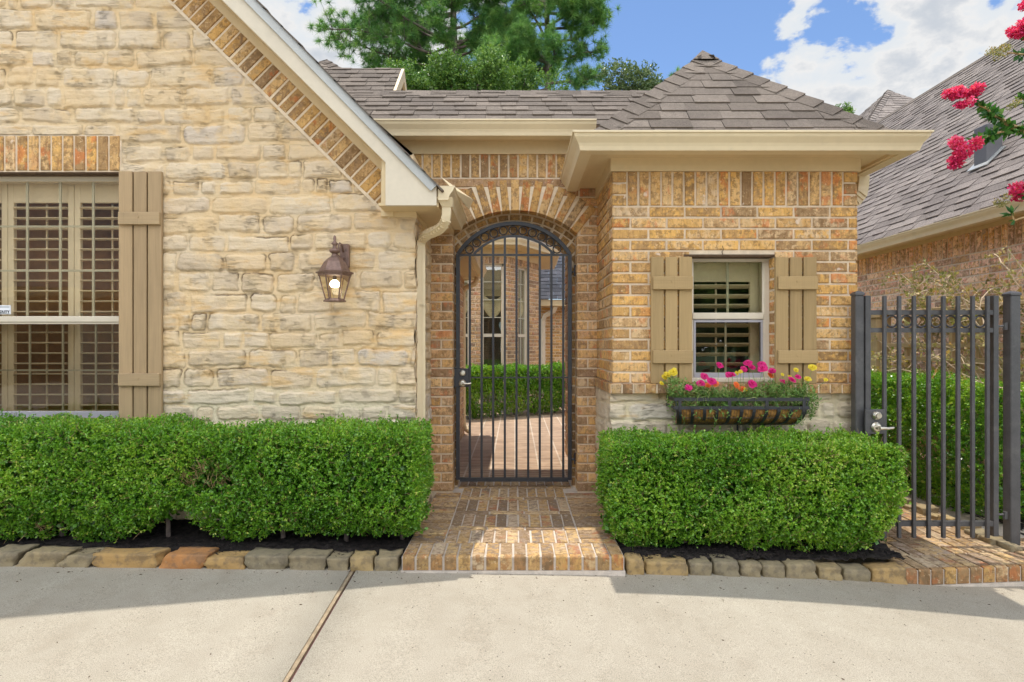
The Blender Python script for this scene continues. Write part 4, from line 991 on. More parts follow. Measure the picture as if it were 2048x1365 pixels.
def lever(c,parent,L=.075,sc=1):
    mb=MB(); disc(mb,c,[(.030*sc,0),(.030*sc,.006),(.022*sc,.014),(.012*sc,.016),(.012*sc,.042)])
    p=[(c[0],c[1]-.042,c[2]),(c[0]+.02*sc,c[1]-.046,c[2]+.001),(c[0]+L*.6,c[1]-.046,c[2]-.001),(c[0]+L,c[1]-.042,c[2]+.003)]
    mb.tube(p,[.011*sc,.009*sc,.008*sc,.007*sc],10); return mb.build('lever_handle',M['nickel'],parent,smooth=False)
lever(PG(925,767,YG-.027),lp)
for v in (545,920):
    mb=MB(); mb.tube([PG(1143,v),PG(1153,v-2)],.008,8); mb.tube([(PX(1150,YG),YG-.01,PZ(v+8,YG)),(PX(1150,YG),YG-.01,PZ(v-14,YG))],.010,8); mb.build('hinge',M['iron'],gate)
# ================================================================== SIDE GATE
YS=3.72
def side_tube(mb,u,w,v0,v1,y=YS,d=.016): x=PX(u,y); mb.bbox(x-w/2,x+w/2,y-d/2,y+d/2,PZ(v1,y),PZ(v0,y),.0015)
sg=thing('side_gate','dark grey metal picket gate with a row of seven rings between its top rails','gate',(PX(1865,YS),YS,drive_z(2.7)))
mb=MB(); side_tube(mb,1733.5,.034,592,1075,d=.034); side_tube(mb,1988.5,.034,592,1072,d=.034)
for v,h in ((625.5,.030),(661,.030),(1047,.032)):
    mb.box(PX(1739,YS),PX(1983,YS),YS-.014,YS+.014,PZ(v,YS)-h/2,PZ(v,YS)+h/2)
mb.build('frame',M['grey_iron'],sg)
su=[1768.7,1798,1827.6,1857,1886.5,1915.8,1945,1974.5]
for u in su:
    mb=MB(); x=PX(u,YS-.024); mb.bbox(x-.0105,x+.0105,YS-.034,YS-.0145,PZ(1076,YS-.024),PZ(592.5,YS-.024),.0015); mb.build('picket',M['grey_iron'],sg)
for a,b in zip(su[:-1],su[1:]):
    mb=MB(); mb.torus(P((a+b)/2,643.3,YS),.0365,.0065,n=24); mb.build('ring',M['grey_iron'],sg,smooth=True)
mb=MB(); mb.bbox(PX(1729,YS-.04),PX(1768,YS-.04),YS-.05,YS-.036,PZ(868,YS-.04),PZ(819,YS-.04),.002); lp=mb.build('lock_plate',M['grey_iron'],sg)
mb=MB(); disc(mb,P(1752,831,YS-.052),[(.028,0),(.028,.012),(.022,.022),(.018,.024),(.017,.034)]); mb.build('deadbolt',M['nickel'],lp)
lever(P(1752,855,YS-.052),lp,.085,1.1)
def post(u0,u1,y,v0,v1,label):
    x0,x1=PX(u0,y),PX(u1,y); t=thing('gate_post',label,'post',((x0+x1)/2,y,PZ(v1,y)),'square posts of the side gate')
    w=x1-x0; mb=MB(); mb.bbox(x0,x1,y,y+w,PZ(v1,y),PZ(v0+3,y),.004); mb.build('shaft',M['grey_iron'],t)
    z=PZ(v0+3,y); m=(x0+x1)/2; ym=y+w/2; h=w/2
    mb=MB(); prof=[(h+.003,0),(h+.003,.012),(h*.85,.022),(h*.4,.028),(.004,.030)]
    mb.lathe([(r*1.414,q) for r,q in prof],(m,ym,z),4,math.pi/4); mb.build('cap',M['grey_iron'],t)
    return t
p1=post(1711.5,1728.5,YS-.01,588,1062,'dark square post carrying the lock side, against the brick wing corner')
p2=post(2022,2042,YS-.03,588,1092,'dark square hinge post standing free at the outer end of the picket gate')
for v in (653,1030):
    mb=MB(); mb.tube([P(1993,v,YS),P(2012,v-1,YS-.01)],.007,8); mb.tube([(PX(2008,YS),YS-.01,PZ(v+7,YS)),(PX(2008,YS),YS-.01,PZ(v-7,YS))],.013,8); mb.build('hinge',M['grey_iron'],sg)
# ================================================================== WALL LANTERN
YL=3.715
cx=PX(669.5,YL)
lan=thing('wall_lantern','lit copper-brown six-sided carriage lantern hung on the stone wall','wall lamp',(cx,YL,PZ(604,YL)))
zz=lambda v:PZ(v,YL)
mb=MB(); bx0,bx1=PX(681,YW-.03),PX(699,YW-.03); mb.bbox(bx0,bx1,YW-.048,YW-.012,PZ(536,YW-.03),PZ(489,YW-.03),.006); mb.build('back_plate',M['copper'],lan)
mb=MB(); xa=(bx0+bx1)/2; a=(cx,YL,zz(504))
mb.tube([(xa,YW-.045,zz(512)),(xa-.01,YW-.07,zz(517)),(cx+.02,YL+.01,zz(512)),(cx,YL,zz(507))],.008,8)
mb.tube([(xa-.005,YW-.05,zz(500)),(xa-.008,YW-.07,zz(487)),(xa-.02,YW-.08,zz(483)),(xa-.028,YW-.08,zz(489)),(xa-.025,YW-.08,zz(498)),(cx+.012,YL+.01,zz(503))],.006,8)
mb.build('bracket',M['copper'],lan,smooth=True)
u=1/306.
mb=MB(); r6=math.radians(12)
z0=zz(548)
mb.lathe([(36*u,0),(37*u,3*u),(30*u,5*u),(26*u,14*u),(21*u,23*u),(13*u,31*u),(7*u,35*u),(5*u,40*u)],(cx,YL,z0),6,r6)
mb.build('hood',M['copper'],lan)
mb=MB(); mb.lathe([(5*u,40*u),(10*u,43*u),(11*u,47*u),(7*u,50*u),(4*u,52*u),(4*u,57*u),(7*u,60*u),(4*u,63*u),(2.4*u,66*u),(3.2*u,71*u),(2.2*u,75*u),(.6*u,77*u)],(cx,YL,z0),12); mb.build('finial',M['copper'],lan,smooth=True)
mb=MB(); zb_=zz(604); mb.lathe([(22*u,0),(22*u,2*u),(19*u,4*u),(18*u,6*u)],(cx,YL,zb_),6,r6)
for k in range(6):
    t=r6+k*math.pi/3; a=(cx+17.5*u*math.cos(t),YL+17.5*u*math.sin(t),zb_+5*u); b=(cx+31*u*math.cos(t),YL+31*u*math.sin(t),z0+.5*u)
    mb.tube([a,b],1.5*u,6)
mb.lathe([(31*u,-5*u),(32*u,-5*u),(33*u,0),(32*u,0)],(cx,YL,z0),6,r6); mb.build('cage',M['copper'],lan)
mb=MB()
for k in range(6):
    t=r6+k*math.pi/3; t2=t+math.pi/3; f=lambda tt,r,z:(cx+r*u*math.cos(tt),YL+r*u*math.sin(tt),z)
    mb.poly([f(t,17,zb_+5*u),f(t2,17,zb_+5*u),f(t2,30.4,z0-1*u),f(t,30.4,z0-1*u)])
mb.build('panes',M['lamp_glass'],lan,fix=False)
mb=MB(); zb2=zz(569); mb.lathe([(2*u,-7*u),(7*u,-6*u),(9.5*u,-2*u),(9.5*u,2*u),(7*u,6*u),(3*u,9*u)],(cx,YL,zb2),14); bl=mb.build('bulb',M['bulb'],lan,smooth=True)
mb=MB(); mb.lathe([(4*u,9*u),(4*u,20*u)],(cx,YL,zb2),10); mb.build('socket',M['rust'],bl)
# ================================================================== FLOWER BASKET
YB=YW-.03; bx0,bx1=PX(1347,3.66),PX(1609,3.66)
bas=thing('flower_basket','long black strap-metal window basket with brown coco fibre liner, hung on the stone base','planter',((bx0+bx1)/2,YB,PZ(850,3.7)))
zt=PZ(799,3.62); zr2=PZ(816,3.62); zbm=PZ(851,3.74); dp=.20
def sec(t,ins=0):        # basket cross-section: 0 top front .. 1 bottom at the wall
    y=YB-dp*math.cos(t*math.pi/2)**.8; z=zr2-(zr2-zbm)*math.sin(t*math.pi/2)
    return y+ins,z
L=bx1-bx0
def xat(s,t): e=.045*t**1.5; return bx0+.015+e+(L-.03-2*e)*s
mb=MB(); n=36;m=9; vs=[];
for i in range(n+1):
    for j in range(m+1):
        s=i/n; t=j/m; y,z=sec(t,.008); vs.append((xat(s,t),y+random.uniform(-.003,.003),z+random.uniform(-.003,.003)))
fs=[(i*(m+1)+j,(i+1)*(m+1)+j,(i+1)*(m+1)+j+1,i*(m+1)+j+1) for i in range(n) for j in range(m)]
for i in (0,n): fs.append([i*(m+1)+j for j in range(m+1)])
mb.add(vs,fs); 
mb.add([(bx0+.02,YB-dp+.02,zr2-.012),(bx1-.02,YB-dp+.02,zr2-.012),(bx1-.02,YB,zr2-.012),(bx0+.02,YB,zr2-.012)],[(0,1,2,3)])
mb.build('liner',M['liner'],bas,fix=False)
mb=MB()
def flat(pts,w,t): mb.tube(pts,1,4,sq=(w,t))
for zq,th in ((zt,.011),(zr2,.010)):
    mb.box(bx0-.004,bx1+.004,YB-dp-.004,YB-dp+.001,zq-th,zq+th); mb.box(bx0-.008,bx0-.0042,YB-dp-.004,YB,zq-th,zq+th); mb.box(bx1+.0042,bx1+.008,YB-dp-.004,YB,zq-th,zq+th)
mb.build('rim',M['iron'],bas)
NR=11
for i in range(NR):
    s=(i+.15)/(NR-.7); mb=MB(); prev=None
    ln=1.0 if i not in (2,3) else .45
    pts=[(xat(s,0),YB-dp-.0045,zt-.004)] if i in (0,4,7,10) else []
    for k in range(9):
        t=k/8*ln; y,z=sec(t,-.004); pts.append((xat(s,t),y,z))
    for a,b in zip(pts[:-1],pts[1:]):
        a=Vector(a);b=Vector(b); d=(b-a).normalized(); nn=V(1,0,0).cross(d).normalized()*.002
        q=[a-X3*.010,a+X3*.010,b+X3*.010,b-X3*.010]; mb.add([p+nn for p in q]+[p-nn for p in q],[(0,1,2,3),(7,6,5,4),(0,4,5,1),(1,5,6,2),(2,6,7,3),(3,7,4,0)])
    mb.build('strap',M['iron'],bas)
mb=MB(); pts=[]
for sgn,xx in ((0,bx0),(1,bx1)):
    mb.tube([(xx,YB-dp,zt)]+[(xat(sgn,k/6)+(-.006 if sgn==0 else .006),sec(k/6)[0],sec(k/6)[1]) for k in range(7)],.004,6)
for k in (.35,.62,.85): y,z=sec(k,-.003); mb.tube([(xat(0,k),y,z),(xat(1,k),y,z)],.0018,5)
for i in range(46): 
    s=i/45; mb.tube([(xat(s,t/5),)+sec(t/5,-.001) for t in range(6)],.0009,4,caps=False)
mb.build('wire_mesh',M['iron'],bas)
mb=MB(); mb.box((bx0+bx1)/2+.045,(bx0+bx1)/2+.053,YB-.012,YB,zbm-.10,zbm); mb.build('wall_bracket',M['iron'],bas)
# moss roses growing in it
pl=thing('moss_rose','trailing moss rose with magenta, orange and yellow blooms growing in the window basket','flowering plant',((bx0+bx1)/2,YB-.1,zr2))
rng=np.random.default_rng(77)
n=680; s=rng.random(n); pos=np.stack([bx0-.03+(L+.06)*s,YB-.005-dp*rng.random(n)*.98,np.zeros(n)],-1)
env=.115+.055*np.sin(s*9+1)*.4+.05*(np.abs(s-.5)*2)**3+.03*fbm(s*9,s*0,3)
pos[:,2]=zr2-.015+env*rng.random(n)**.8
tr=rng.random(n)<.022; pos[tr,1]=YB-dp-.02-.03*rng.random(tr.sum()); pos[tr,2]=zr2-.03-.07*rng.random(tr.sum())**1.7
er=(rng.random(n)<.10); pos[er,0]=bx1+.01+.06*rng.random(er.sum()); pos[er,2]=zr2+.10-.16*rng.random(er.sum())
v,f,fc=sprigs(pos,np.tile(np.array([[0,-.35,.9]]),(n,1)),rng,9,.06,(.020,.0085),up=.4,jit=.6)
np_mesh('foliage',v,f,M['moss'],pl,fc=fc)
a=pos[rng.integers(0,n,420)]; b=a+unit(rng.normal(size=a.shape)*.55+np.array([0,-.25,.8]))*rng.uniform(.04,.10,(len(a),1)); v,f=twigs_np(a,b,.0014,rng); np_mesh('stems',v,f,M['moss'],pl,fc=np.tile(np.array([[.9,.5,.5,1.]]),(len(f),1)))['kind']='stuff'
FL=dict(fl_pink=[(790,180,1),(615,305,1),(575,385,1.1),(700,360,1.15),(435,435,1),(895,290,.9),(935,285,.9),(1065,220,.9),(1115,155,1.1),(1155,200,1.1),(1270,172,1.2),(1275,215,1.3),(1390,245,1.05),(1160,390,1.3),(1515,365,.9),(1615,345,1),(1680,310,.8)],
  fl_orange=[(660,405,.8),(745,390,.9),(985,410,1),(1050,450,.95),(1370,295,1)],
  fl_yellow=[(165,315,1),(205,285,1),(265,255,1.1),(130,385,.7),(985,265,.6),(1030,250,.6),(1845,205,1.05),(1660,235,.8),(1795,335,.9),(2000,345,.65),(1505,285,.5),(1590,310,.6),(1085,455,.6)])
stem=MB()
for key,lst in FL.items():
    for (a,b,sc) in lst:
        yy=YB-dp*random.uniform(.55,1.05) if b>330 else YB-dp*random.uniform(.3,.8)
        c=V(*P(1300+a/5.689,700+b/5.689,yy)); base=V(min(max(c.x+random.uniform(-.05,.05),bx0+.03),bx1-.03),YB-dp*random.uniform(.3,.7),zr2)
        stem.tube([base,base.lerp(c,.5)+V(random.uniform(-.02,.02),-.01,.012),c-V(0,0,.004)],.0013,5)
        mb=MB(); ax=V(random.uniform(-.4,.4),-.75,random.uniform(.35,.9)).normalized(); e1=ax.cross(Z3).normalized(); e2=ax.cross(e1)
        for layer,(rr,lift,npet) in enumerate(((.0245,.004,7),(.0175,.010,6),(.009,.013,5))):
            for k in range(npet):
                t=2*math.pi*(k+layer*.4)/npet+random.uniform(-.15,.15); r=rr*sc*random.uniform(.85,1.15); d=e1*math.cos(t)+e2*math.sin(t); s_=(e2*math.cos(t)-e1*math.sin(t))*r*.55
                mb.add([c,c+d*r*.6+s_+ax*lift*.9*sc,c+d*r+s_*.5+ax*lift*sc,c+d*r*1.02-s_*.5+ax*lift*sc,c+d*r*.6-s_+ax*lift*.9*sc],[(0,1,2,3,4)],rcol())
        mb.build('flower',M[key],pl,fix=False)
for k in range(26):
    x=random.uniform(bx0,bx1); p=V(x,YB-dp*random.uniform(.3,1),zr2+.02); q=p+V(random.uniform(-.12,.12),random.uniform(-.05,0),random.uniform(.03,.11)); stem.tube([p,p.lerp(q,.5)+V(random.uniform(-.03,.03),-.02,.03),q],.0012,5,col=(.95,.5,.5,1))
stem.build('flower_stalks',M['moss'],pl)['kind']='stuff'
# ================================================================== GROUND, DRIVE AND PATHS
def grid(name,xs,ys,zf,mat,kind,label=None,skirt=0):
    xs=np.array(xs);ys=np.array(ys); a,b=np.meshgrid(xs,ys); z=zf(a,b); v=np.stack([a,b,z],-1).reshape(-1,3); nx,ny=len(xs),len(ys)
    i=np.arange(nx*ny).reshape(ny,nx); f=np.stack([i[:-1,:-1],i[:-1,1:],i[1:,1:],i[1:,:-1]],-1).reshape(-1,4)
    o=np_mesh(name,v,f,mat,None,fc=np.ones((len(f),4))*.5,smooth=True); tag(o,label,None,None,kind); return o
dzv=np.vectorize(drive_z)
xj=lambda y:-.911+(3.2-y)*.047
def slab(name,side):
    ys=np.concatenate([np.linspace(-14,0,15)[:-1],np.linspace(0,3.42,30)])
    if side<0: xs=np.concatenate([np.linspace(-14,-4,8),np.linspace(-3.5,-1.2,10),[-.927]])
    else: xs=np.concatenate([[-.894],np.linspace(-.6,4,20),np.linspace(5,14,8)])
    a,b=np.meshgrid(xs,ys)
    e=xj(b)+.911
    a=np.where(np.abs(a+.9)<.04,a+e,a)
    z=dzv(a)
    v=np.stack([a,b,z],-1).reshape(-1,3); nx,ny=len(xs),len(ys); i=np.arange(nx*ny).reshape(ny,nx); f=np.stack([i[:-1,:-1],i[:-1,1:],i[1:,1:],i[1:,:-1]],-1).reshape(-1,4)
    c=nx-1 if side<0 else 0
    w=v.reshape(ny,nx,3)[:,c].copy(); w[:,2]-=.06; n0=len(v); v=np.concatenate([v,w]); k=np.arange(ny-1); f=np.concatenate([f,np.stack([i[:-1,c],i[1:,c],n0+k+1,n0+k],-1)])
    o=np_mesh(name,v,f,M['concrete'],None); tag(o,'pale washed concrete driveway slab',None,None,'structure'); return o
slab('driveway',-1); slab('driveway',1)
mb=MB(); ys=[-14+i*.7 for i in range(25)]+[3.3]
for a,b in zip(ys[:-1],ys[1:]):
    for x0,x1,dz,mt in ((-.016,.002,-.005,0),):
        A=[(xj(a)+x0,a,drive_z(-.9)+dz),(xj(a)+x1,a,drive_z(-.9)+dz),(xj(b)+x1,b,drive_z(-.9)+dz),(xj(b)+x0,b,drive_z(-.9)+dz)]
        mb.prism(A,(0,0,-.05))
tag(mb.build('driveway_joint',M['joint']),'timber expansion joint in the concrete driveway',None,None,'structure')
mb=MB(); mb.prism([(xj(-14)+.0025,-14,-.006),(xj(-14)+.017,-14,-.006),(xj(3.3)+.017,3.3,-.006),(xj(3.3)+.0025,3.3,-.006)],(0,0,-.04)); tag(mb.build('driveway_joint_grit',M['jointdark']),'red brown grit in the driveway joint',None,None,'structure')
grid('ground',np.linspace(-300,300,7),np.linspace(-300,300,7),lambda a,b:a*0-.55,M['lawn'],'structure','lawn and soil around the house')
def mulch(name,x0,x1,y0f,y1,zf,amp=.02):
    n=int((x1-x0)/.02); xs=np.linspace(x0,x1,n); t=np.linspace(0,1,40); a,q=np.meshgrid(xs,t); y=y0f(a)+(y1-y0f(a))*q
    z=zf(a,y)+(fbm(a*14,y*14,5)-.5)*amp*2+(vn(a*60,y*60,6)-.5)*.02
    v=np.stack([a,y,z],-1).reshape(-1,3); i=np.arange(n*40).reshape(40,n); f=np.stack([i[:-1,:-1],i[:-1,1:],i[1:,1:],i[1:,:-1]],-1).reshape(-1,4)
    o=np_mesh(name,v,f,M['mulch'],None,fc=np.ones((len(f),4))*.5); return tag(o,'dark shredded mulch under the hedges',None,None,'stuff')
yst=lambda x:np.where(x<0,3.2,3.2+(np.clip(x,.6,2.3)-.6)*.066)
mulch('mulch',-4.6,-.63,lambda x:yst(x)+.06,YW+.02,lambda x,y:.045+.05*(y-3.25)-.012*x)
mulch('mulch',.625,2.32,lambda x:yst(x)+.06,YW+.02,lambda x,y:.055-.035*(x-.62)+.08*(y-3.25))
mulch('mulch',3.2,4.6,lambda x:x*0+3.45,10.0,lambda x,y:-.06+.04*(x-3.2))
# chips lying on it and a few on the concrete
rng=np.random.default_rng(5)
n=2600; lx=np.where(rng.random(n)<.6,rng.uniform(-4,-.66,n),rng.uniform(.66,2.3,n)); ly=yst(lx)+.05+rng.random(n)*.16
lz=np.where(lx<0,.05-.012*lx,.062-.035*(lx-.62))+.014
v,f=leaves_np(np.stack([lx,ly,lz],-1),np.stack([rng.normal(size=n),rng.normal(size=n),rng.normal(size=n)*.15],-1),rng.uniform(.012,.04,n),rng.uniform(.003,.008,n),.2,rng)
tag(np_mesh('mulch_chips',v,f,M['mulch'],None,fc=np.ones((len(f),4))*.5),'loose mulch chips',None,None,'stuff')
n=230; lx=rng.uniform(-3,3.1,n); ly=np.where(rng.random(n)<.75,yst(lx)-.01-rng.exponential(.09,n),rng.uniform(2.1,3.15,n)); lz=dzv(lx)+.004
v,f=leaves_np(np.stack([lx,ly,lz],-1),np.stack([rng.normal(size=n),rng.normal(size=n),rng.normal(size=n)*.08],-1),rng.uniform(.006,.022,n),rng.uniform(.003,.006,n),.15,rng)
tag(np_mesh('leaf_litter',v,f,M['rust'],None,fc=np.ones((len(f),4))*.5),'dry leaf bits scattered on the driveway',None,None,'stuff')
# ---- brick walk and step in front of the arched gate
UP=Z3
PX0,PX1=-.634,.612
mb=MB(); mb.box(PX0,PX1,3.1865,5.1,-.06,FLOOR-.009); tag(mb.build('path_bed',M['grey_mortar']),'mortar bed of the entry walk',None,None,'structure')
mb=MB(); PO=V(0,0,FLOOR-.006); ND=Z3
def lay(mb,x0,x1,y0,y1,O=PO,U=X3,W=Y3): add_brick(mb,O,U,W,ND,x0+.0055,x1-.0055,y0+.0055,y1-.0055,d=.0055,back=-.004,b=.003,j=.0025)
n=16; st=(PX1-PX0)/n
for i in range(n): lay(mb,PX0+i*st,PX0+(i+1)*st,3.203,3.40)
bl0,bl1=-.425,.395
y=3.40
while y<4.72:
    if y<YE-.07: lay(mb,PX0,bl0,y,y+.0755); lay(mb,bl1,PX1 if y<3.8 else .655,y,y+.0755)
    elif y>YE+.13: pass
    y+=.0762
m=11; st=(bl1-bl0)/m
rows=[('L',3.40,3.635),('T',3.635,3.705),('L',3.705,3.975),('T',3.975,4.05),('L',4.05,4.345),('T',4.345,4.42),('L',4.42,4.70),('T',4.70,4.775),('L',4.775,5.05)]
for k,a,b in rows:
    x_0,x_1=(bl0,bl1) if a<4.6 else (-.47,.47)
    if k=='L':
        mm=int(round((x_1-x_0)/.0745)); s_=(x_1-x_0)/mm
        for i in range(mm): lay(mb,x_0+i*s_,x_0+(i+1)*s_,a,b)
    else:
        x=x_0
        while x<x_1-.05: lay(mb,x,min(x+.245,x_1),a,b); x+=.245
tag(mb.build('path',M['path_brick']),'weathered brick entry walk laid in strips',None,None,'structure')
mb=MB(); n=16; st=(PX1-PX0)/n
def nosing(mb,O,U,N,n,st,z0,z1,r=.016):
    for i in range(n):
        u0,u1=i*st+.0065,(i+1)*st-.0065; c=rcol(); j=random.uniform(-.0015,.0015)
        pr=[(.02,z0),(0,z0),(-.003,z0+.004),(-.004+j,z1-r)]+[(-.004+j+r*(1-math.cos(t)),z1-r+r*math.sin(t)) for t in (.4,.8,1.2,1.57)]+[(.02,z1)]
        k=len(pr); A=[O+U*u0-N*d+Z3*z for d,z in pr]; B=[O+U*u1-N*d+Z3*z for d,z in pr]
        mb.add(A+B,[list(range(k)),list(range(k,2*k))[::-1]]+[(q,(q+1)%k,(q+1)%k+k,q+k) for q in range(k)],c)
nosing(mb,V(PX0,3.184,0),X3,FN,n,st,.018,FLOOR+.0005)
tag(mb.build('step',M['nose_brick']),'bullnosed brick step facing the driveway',None,None,'structure')
mb=MB(); mb.box(PX0-.004,PX1+.004,3.178,3.25,-.06,.017); tag(mb.build('step_base',M['grey_mortar']),'mortar footing of the step',None,None,'structure')
# ---- side path through the picket gate
SO=V(2.27,3.315,0); SU=V(1,.09,0).normalized(); ZS=EYE-1.312
mb=MB(); mb.prism([SO+V(.01,.004,-.2),SO+SU*1.9+V(0,.004,-.2),SO+SU*1.9+V(0,7,-.2),V(2.28,10.3,-.2)],(0,0,.2+ZS-.009)); tag(mb.build('side_path_bed',M['grey_mortar']),'mortar bed of the side path',None,None,'structure')
mb=MB(); PO2=SO+Z3*(ZS-.006)
n=20; st=.082
for i in range(n): lay(mb,i*st,(i+1)*st,.02,.225,PO2,SU,Y3)
y=.225
while y<1.6: lay(mb,.0,.20,y,y+.0762,PO2,SU,Y3); y+=.0762
i=0; x=.20
while x<1.0:
    y=.225+(.12 if i%2 else 0)-.24
    while y<5.5:
        a=max(y,.225)
        if y+.24-a>.04: lay(mb,x,x+.098,a,y+.24,PO2,SU,Y3)
        y+=.24
    x+=.098;i+=1
while x<1.6:
    lay(mb,x,x+.098,.225,.45,PO2,SU,Y3); x+=.098
tag(mb.build('side_path',M['path_brick']),'brick path passing under the picket gate',None,None,'structure')
mb=MB(); nosing(mb,SO+V(0,-.0,0),SU,V(SU.y,-SU.x,0),n,st,-.125,ZS+.0005); tag(mb.build('side_step',M['nose_brick']),'bullnosed brick edge of the side path',None,None,'structure')
mb=MB(); mb.prism([SO+V(-.004,-.006,-.25),SO+SU*1.7+V(0,-.006,-.25),SO+SU*1.7+V(0,.03,-.25),SO+V(-.004,.03,-.25)],(0,0,.122)); tag(mb.build('side_step_base',M['grey_mortar']),'mortar footing of the side path',None,None,'structure')
# ---- edging stones
def stone(x0,x1,y,z0,h,dep,tone,label,seed,lean=0,name='edging_stone',group='sandstone edging along the driveway',mat='edging',cat='edging stone'):
    r=np.random.default_rng(seed); nx,ny,nz=11,7,6
    import bmesh
    bm=bmesh.new(); bmesh.ops.create_cube(bm,size=1); bmesh.ops.subdivide_edges(bm,edges=bm.edges[:],cuts=6,use_grid_fill=True)
    w=x1-x0
    for vt in bm.verts:
        p=vt.co*2; m_=max(abs(p.x),abs(p.y),abs(p.z)); q=p.normalized()*m_
        q=p.lerp(q,.11)
        n1=vn(np.array([p.x*1.3+seed]),np.array([p.z*1.5+p.y*1.1+seed*2.1]),seed)[0]-.5; n2=vn(np.array([p.x*3+p.z]),np.array([p.y*3-p.z*2]),seed+1)[0]-.5
        q*=1+n1*.20+n2*.13
        zz_=q.z*(1+.22*(vn(np.array([q.x*1.1+seed*3.3]),np.array([.5]),seed)[0]-.5)) if q.z>0 else q.z
        vt.co=((q.x+lean*q.z)*w*.5*.985,q.y*dep*.5,zz_*h*.5)
    me=bpy.data.meshes.new(name); bm.to_mesh(me); bm.free()
    at=me.attributes.new('bc','FLOAT_COLOR','FACE'); at.data.foreach_set('color',np.tile(np.array([tone,r.random(),r.random(),1],dtype=np.float32),len(me.polygons)))
    me.materials.append(M[mat]); me.polygons.foreach_set('use_smooth',[True]*len(me.polygons))
    o=bpy.data.objects.new(name,me); COL.objects.link(o); o.location=((x0+x1)/2,y+dep/2,z0+h/2-.012); tag(o,label,cat,group); return o
LS=[(-90,-28,.25,'grey edging stone at the far left end, cut by the picture edge',.1),(-28,40,.2,'grey leaning edging stone, first whole one from the left end',.25),(42,133,.35,'tan leaning edging stone below the left end of the long hedge',.35),(120,190,.3,'dull tan edging stone left of the long orange-tan slab',.3),(189,323,.72,'longest flat orange-tan edging slab below the long hedge',0),(326,415,.95,'rust-orange tilted edging stone beside the long orange-tan slab',.2),(413,493,.7,'ochre-brown edging stone right of the rust-orange one',0),(492,578,.12,'grey-green edging stone in the middle of the row below the long hedge',0),(578,655,.18,'grey rounded edging stone just left of the smallest square one',0),(655,700,.22,'small square grey-olive edging stone left of the driveway joint',0),(701,750,.52,'small golden edging stone right above the driveway joint',0),(750,800,.28,'olive-grey edging stone touching the left end of the brick step',0)]
for i,(a,b,t,l,ln) in enumerate(LS):
    a_,b_=PX(a,3.22),PX(b,3.22); stone(a_+.003,b_-.003,3.195,drive_z((a_+b_)/2),.082+(.008 if i%3 else -.006),.115+.02*(i%2),t,l,40+i,ln)
RS=[(1251,1288,.6,'small golden edging stone touching the right end of the brick step',0),(1288,1376,.58,'long gold-brown edging stone, second from the brick step',0),(1377,1424,.2,'grey edging stone right of the long gold-brown one',0),(1425,1479,.12,'dark grey edging stone below the middle of the short hedge, left of a tan one',0),(1479,1521,.25,'narrow grey-tan edging stone below the middle of the short hedge',0),(1522,1569,.22,'grey edging stone right of the narrow grey-tan one',0),(1569,1632,.28,'taller humped grey edging stone below the short hedge',0),(1633,1682,.42,'tan-gold edging stone between two grey ones below the short hedge',0),(1683,1737,.2,'tall pointed grey edging stone left of the last golden one',0),(1738,1811,.64,'golden edging stone touching the side path, last of the row',0)]
for i,(a,b,t,l,ln) in enumerate(RS):
    yq=float(yst(np.array([((a+b)/2-1030)*3.25/1138]))[()]); a_,b_=PX(a,yq+.02),PX(b,yq+.02); stone(a_+.003,b_-.003,yq-.004,drive_z((a_+b_)/2)-.005,.086+(.012 if i%3==0 else 0),.12,t,l,80+i,ln)
for i in range(15):
    y=3.62+i*.125+random.uniform(-.02,.02); x=3.19+random.uniform(-.02,.03); w=random.uniform(.07,.13)
    stone(x-w/2,x+w/2,y,ZS-.01,random.uniform(.05,.08),.11,random.uniform(.2,.5),'small pale rubble stone edging the side path behind the picket gate' if y>3.75 else 'small pale rubble stone at the foot of the free-standing gate post',130+i,0,'rubble_stone','rubble border of the side path','edging','stone')
# ================================================================== HEDGES
hx0=-4.45
hedge('hedge','long clipped boxwood hedge under the big window of the stone wall',hx0,-.555,3.285,3.785,.06,.765,22000,101,brown=[(-1.83-hx0,.45,.24),(-2.75-hx0,.12,.14)],bottom=lambda u:.22*np.exp(-((u-(-1.99-hx0))/.13)**2)+.05*np.exp(-((u-(-2.75-hx0))/.05)**2),endL=False)
hedge('hedge','shorter clipped boxwood hedge under the flower basket of the brick wing',.56,2.27,3.285,3.765,.02,.70,10500,102)
hedge('hedge','clipped boxwood hedge seen through the bars of the arched gate, in the courtyard',-1.6,2.0,8.85,9.6,.10,.90,15000,103,leaf=(.026,.018),L=.07,k=8,warp=lambda p:p+np.stack([p[:,0]*0,(p[:,0]-.9)*.5,p[:,0]*0],-1),brown=[(1.2,.3,.3),(1.9,.35,.25)])
hedge('hedge','tall clipped boxwood hedge beside the side path, behind the picket gate',3.33,4.0,4.0,8.6,-.06,.985,15000,104,axis='y',leaf=(.019,.013),L=.06,brown=[(.6,.5,.3),(1.8,.3,.3)])
